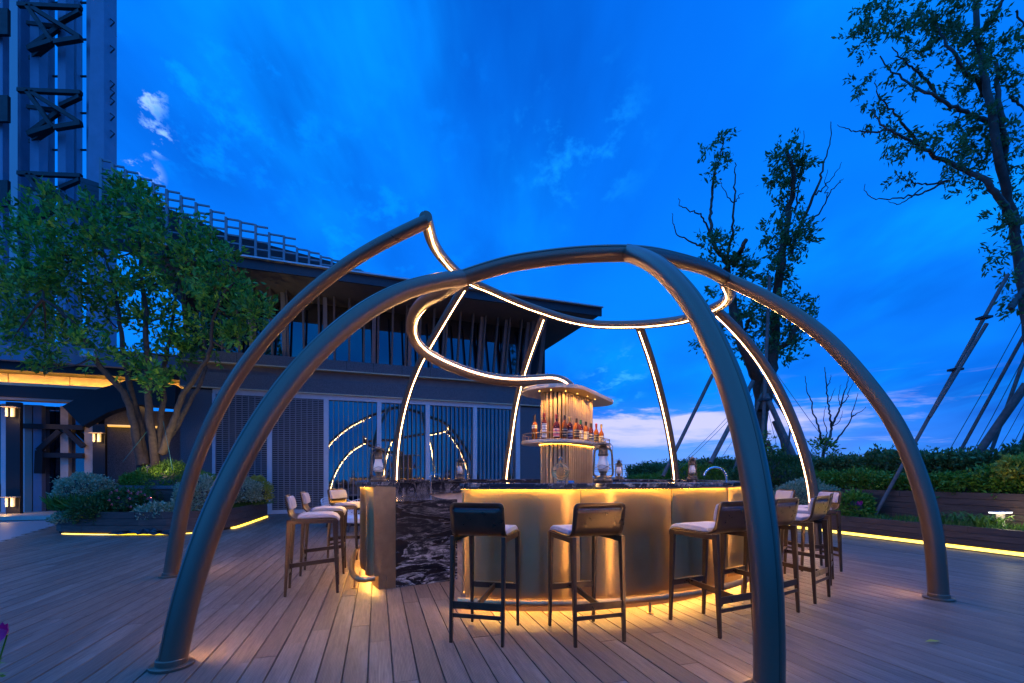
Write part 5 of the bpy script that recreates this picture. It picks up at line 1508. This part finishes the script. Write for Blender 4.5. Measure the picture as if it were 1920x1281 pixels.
# --- bare sapling and pruned stubs above the hedge
D4 = 11.8
def q4(x, y, dd=0): return P(x, y, D4 + dd)
sp = empty('bare_sapling', q4(1541, 893), 0, 'bare forked sapling with one leafy tuft, rising from the hedge between two arch legs', 'tree')
tk = MB(); f8 = lambda x, y: q4(1420 + x / 4.927, 640 + y / 4.927, .15 * sin(x * .05 + y * .03))
for pts, r0, r1 in ([[(600, 1160), (610, 1040), (630, 960), (670, 880), (685, 800), (670, 700), (655, 600), (645, 480), (638, 350), (622, 240)], .045, .008],
                    [[(585, 950), (580, 850), (550, 740), (505, 640), (505, 560), (460, 470), (450, 390), (440, 320)], .03, .007], [[(690, 780), (730, 690), (770, 600), (800, 490), (820, 420), (850, 320)], .03, .006],
                    [[(680, 975), (740, 900), (800, 820), (860, 740), (875, 660), (910, 560), (930, 480)], .03, .006], [[(870, 700), (930, 660), (980, 640), (1000, 605)], .016, .005], [[(775, 590), (830, 530), (850, 450), (895, 380)], .018, .005],
                    [[(660, 560), (690, 500), (720, 430)], .014, .004], [[(640, 420), (670, 380), (680, 310)], .014, .004], [[(630, 940), (640, 820), (615, 740), (630, 600)], .018, .005], [[(765, 590), (755, 500), (775, 400)], .012, .004], [[(690, 790), (760, 740), (790, 640)], .012, .004],
                    [[(590, 945), (640, 860)], .018, .012]):
    taper(tk, [f8(*p) for p in pts], r0, r1, 6, .008)
tk.build('trunk', M['bark_grey'], sp, smooth=60)
leaves_obj('crown', np.concatenate([sprigs(q4(1541, 845), np.array([.24, .24, .17]), 34, 10, .09, .45, .5, .2)]), M['leaf_hedge'], sp)
for base, top, tufts, words in (((1447, 893), (1438, 826), ((1440, 826, 12), (1446, 845, 9)), 'pruned stub with leafy tufts nearest the arch leg'), ((1455, 893), (1466, 846), ((1462, 855, 8), (1456, 870, 6)), 'short slanting pruned stub behind the arch leg'), ((1470, 893), (1464, 818), (), 'bare forked stub without leaves beside the crossed props')):
    st = empty('pruned_stub', q4(*base), 0, words, 'tree stub', 'pruned stubs in the hedge'); m = MB(); b_, t_ = q4(*base), q4(*top)
    taper(m, [b_, (b_ + t_) / 2 + Vector((.07, 0, 0)), t_], .07, .045, 7, .01)
    if not tufts: taper(m, [(b_ + t_) / 2, q4(1478, 830), q4(1482, 800)], .04, .02, 6)
    m.build('trunk', M['bark_grey'], st, smooth=60)
    if tufts: leaves_obj('crown', np.concatenate([sprigs(q4(x, y), r / FPX * D4, 16, 9, .07, .5, .5, .2) for x, y, r in tufts]), M['leaf_hedge'], st)

# --- props and guy lines
def prop(a, b, r, words, mat='pole', group='timber props of the right hand trees', clamp=()):
    root = empty('tree_prop', a, 0, words, 'tree prop', group); m = MB(); m.tube([a, b], r, 8); m.build('pole', M[mat], root, smooth=50)
    for f in clamp:
        c = Vector(a).lerp(Vector(b), f); MB().box(c, (r * 5, r * 5, r * 1.2)).build('clamp', M['dark_steel'], root)
q5 = lambda x, y, d: P(x, y, d)
prop(q5(1641, 965, 9.1), q5(1890, 515, 8.5), .034, 'long grey prop from the lower planter up to the right edge tree', clamp=(.62, .83))
prop(q5(1743, 782, 8.76), q5(1850, 607, 8.46), .034, 'short doubled prop lashed alongside the long grey prop')
prop(q5(1796, 905, 10.0), q5(1925, 720, 9.3), .075, 'thick dark slanting log prop at the right edge')
prop(q5(1768, 905, 10.2), q5(1925, 620, 9.2), .032, 'slim prop left of the thick log prop')
prop(q5(1850, 870, 10.0), q5(1925, 660, 9.6), .035, 'slim steep prop crossing behind the thick log prop')
prop(q5(1905, 880, 9.2), q5(1928, 810, 9.0), .06, 'short dark prop at the edge above the golden bush')
prop(q5(1243, 893, 12.5), q5(1336, 703, 13.2), .05, 'outermost left prop of the staked tree, beside the far arch leg')
prop(q5(1332, 868, 12.2), q5(1412, 715, 13.1), .06, 'stout prop between the far lantern and the front right arch leg')
prop(q5(1372, 893, 12.4), q5(1432, 730, 13.2), .04, 'prop close left of the front right arch leg')
prop(q5(1500, 880, 12.2), q5(1436, 740, 13.0), .075, 'thick prop right of the staked tree, crossing the stubs')
prop(q5(1492, 885, 12.6), q5(1450, 790, 12.9), .045, 'slimmer prop leaning under the thick one')
prop(q5(1538, 880, 12.3), q5(1444, 735, 13.2), .032, 'slim prop running down towards the bare sapling')
prop(q5(1430, 830, 12.4), q5(1443, 520, 12.9), .045, 'upright bamboo pole tied to the staked tree', clamp=(.25,))
def rope(a, b, words, r=.007):
    tag(MB().tube([a, (Vector(a) + Vector(b)) / 2 - Vector((0, 0, .04)), b], r, 4).build('guy_rope', M['rope']), words, 'rope', 'guy ropes of the staked trees')
ROPES = ('outermost rope running left from the staked tree', 'second rope from the left, just inside the outermost', 'steep rope between the stout prop and the arch leg', 'long rope running right past the bare sapling', 'rope ending left of the bare sapling', 'steep rope at the pruned stubs', 'nearly upright rope under the bamboo pole', 'upright rope hard by the arch leg', 'leftmost rope of the right edge tree', 'rope running just below the leftmost one at the right edge', 'short rope right of the thick log prop', 'rightmost short rope above the golden bush')
for (a, b), W_ in zip((((1408, 735, 13), (1262, 885, 12.2)), ((1412, 740, 13), (1268, 885, 12.2)), ((1430, 735, 13), (1352, 860, 12.4)), ((1448, 690, 13), (1590, 882, 11.6)), ((1448, 740, 13), (1560, 885, 11.6)), ((1440, 770, 13), (1470, 885, 12)), ((1436, 780, 13), (1438, 885, 12)), ((1433, 780, 13), (1432, 885, 12)),
             ((1925, 585, 9.2), (1770, 862, 10)), ((1925, 660, 9.2), (1800, 890, 10)), ((1930, 740, 9.2), (1855, 870, 10)), ((1928, 780, 9.2), (1878, 868, 10))), ROPES):
    rope(q5(*a), q5(*b), 'thin ' + W_)

# --- flower in the near left corner
fw = empty('petunia_plant', G(-30, 1330, .0) if False else P(-26, 1290, 1.55), 0, 'magenta petunia bloom with a few leaves at the bottom left edge', 'flower')
c = P(0, 1190, 1.45); n_ = 9; vs = []
for i in range(n_ * 2):
    q = 2 * pi * i / (n_ * 2); r = (.036 if i % 2 else .030); vs.append(c + Vector((r * cos(q) * .8 - .006, r * sin(q) * .5, r * sin(q) * .9 + .003 * (i % 2))))
vs.append(c + Vector((-.004, .03, 0)))
MB().add(vs, [(i, (i + 1) % (2 * n_), 2 * n_) for i in range(2 * n_)]).build('petals', M['petal_pink'], fw, smooth=60)
m = MB(); base = P(-40, 1400, 1.5)
m.tube(catmull([base, P(-16, 1290, 1.5), c + Vector((-.01, .03, -.01))], 4), .0025, 5); m.tube(catmull([base, P(-20, 1320, 1.47), P(0, 1240, 1.45)], 4), .002, 5); m.build('stem', M['leaf_hedge'], fw)
leaves_obj('leaves', leaf_mesh([tuple(P(x, y, 1.45)) for x, y in ((-6, 1246), (-2, 1240), (-8, 1262), (-4, 1268), (-12, 1285), (-10, 1240))], .032, [(1, 0, .3)] * 6, .4, .3, 0, .3), M['leaf_hedge'], fw)
pot = MB().lathe([(.10, .0), (.13, .25), (.14, .26)], (base.x - .12, base.y, 0), 20).build('pot', M['granite'], fw, smooth=40)
m = MB().tube([(base.x - .12, base.y, .2), base], .004, 5).build('stem', M['leaf_hedge'], fw)

# --- far distance: pylons and power lines
def pylon(px, d, h, words):
    b = P(px, 893, d); b.z = -16; root = empty('power_pylon', b, 0, words, 'pylon', 'power pylons on the horizon'); m = MB(); H = h + 16
    w = 2.2
    for sx in (-1, 1): m.bar((sx * w, 0, 0), (sx * .5, 0, H * .8), .7); m.bar((sx * .5, 0, H * .8), (0, 0, H), .6)
    for k in range(7):
        z0, z1 = H * .8 * k / 7, H * .8 * (k + 1) / 7; a0, a1 = w - (w - .5) * k / 7, w - (w - .5) * (k + 1) / 7
        m.bar((-a0, 0, z0), (a1, 0, z1), .4); m.bar((a0, 0, z0), (-a1, 0, z1), .4)
    for f, ww in ((.76, 7), (.9, 5.4)): m.bar((-ww, 0, H * f), (ww, 0, H * f), .7); m.bar((-ww, 0, H * f), (0, 0, H * f + 1.6), .4); m.bar((ww, 0, H * f), (0, 0, H * f + 1.6), .4)
    m.build('lattice', M['far_steel'], root, local=True)
pylon(1203, 900, 14, 'larger lattice pylon on the horizon right of the bottle tower'); pylon(1216, 1150, 12.5, 'smaller lattice pylon further right on the horizon')
for k, (y0, y1) in enumerate(((872, 868), (881, 879), (884, 882))):
    tag(MB().tube([P(1000 + 60 * t, y0 + (y1 - y0) * t / 8 + .8 * sin(t), 880) for t in range(9)], .32, 4).build('power_line', M['far_steel']), ('topmost', 'middle', 'lowest')[k] + ' power line strung across the horizon', 'power line', 'power lines on the horizon')
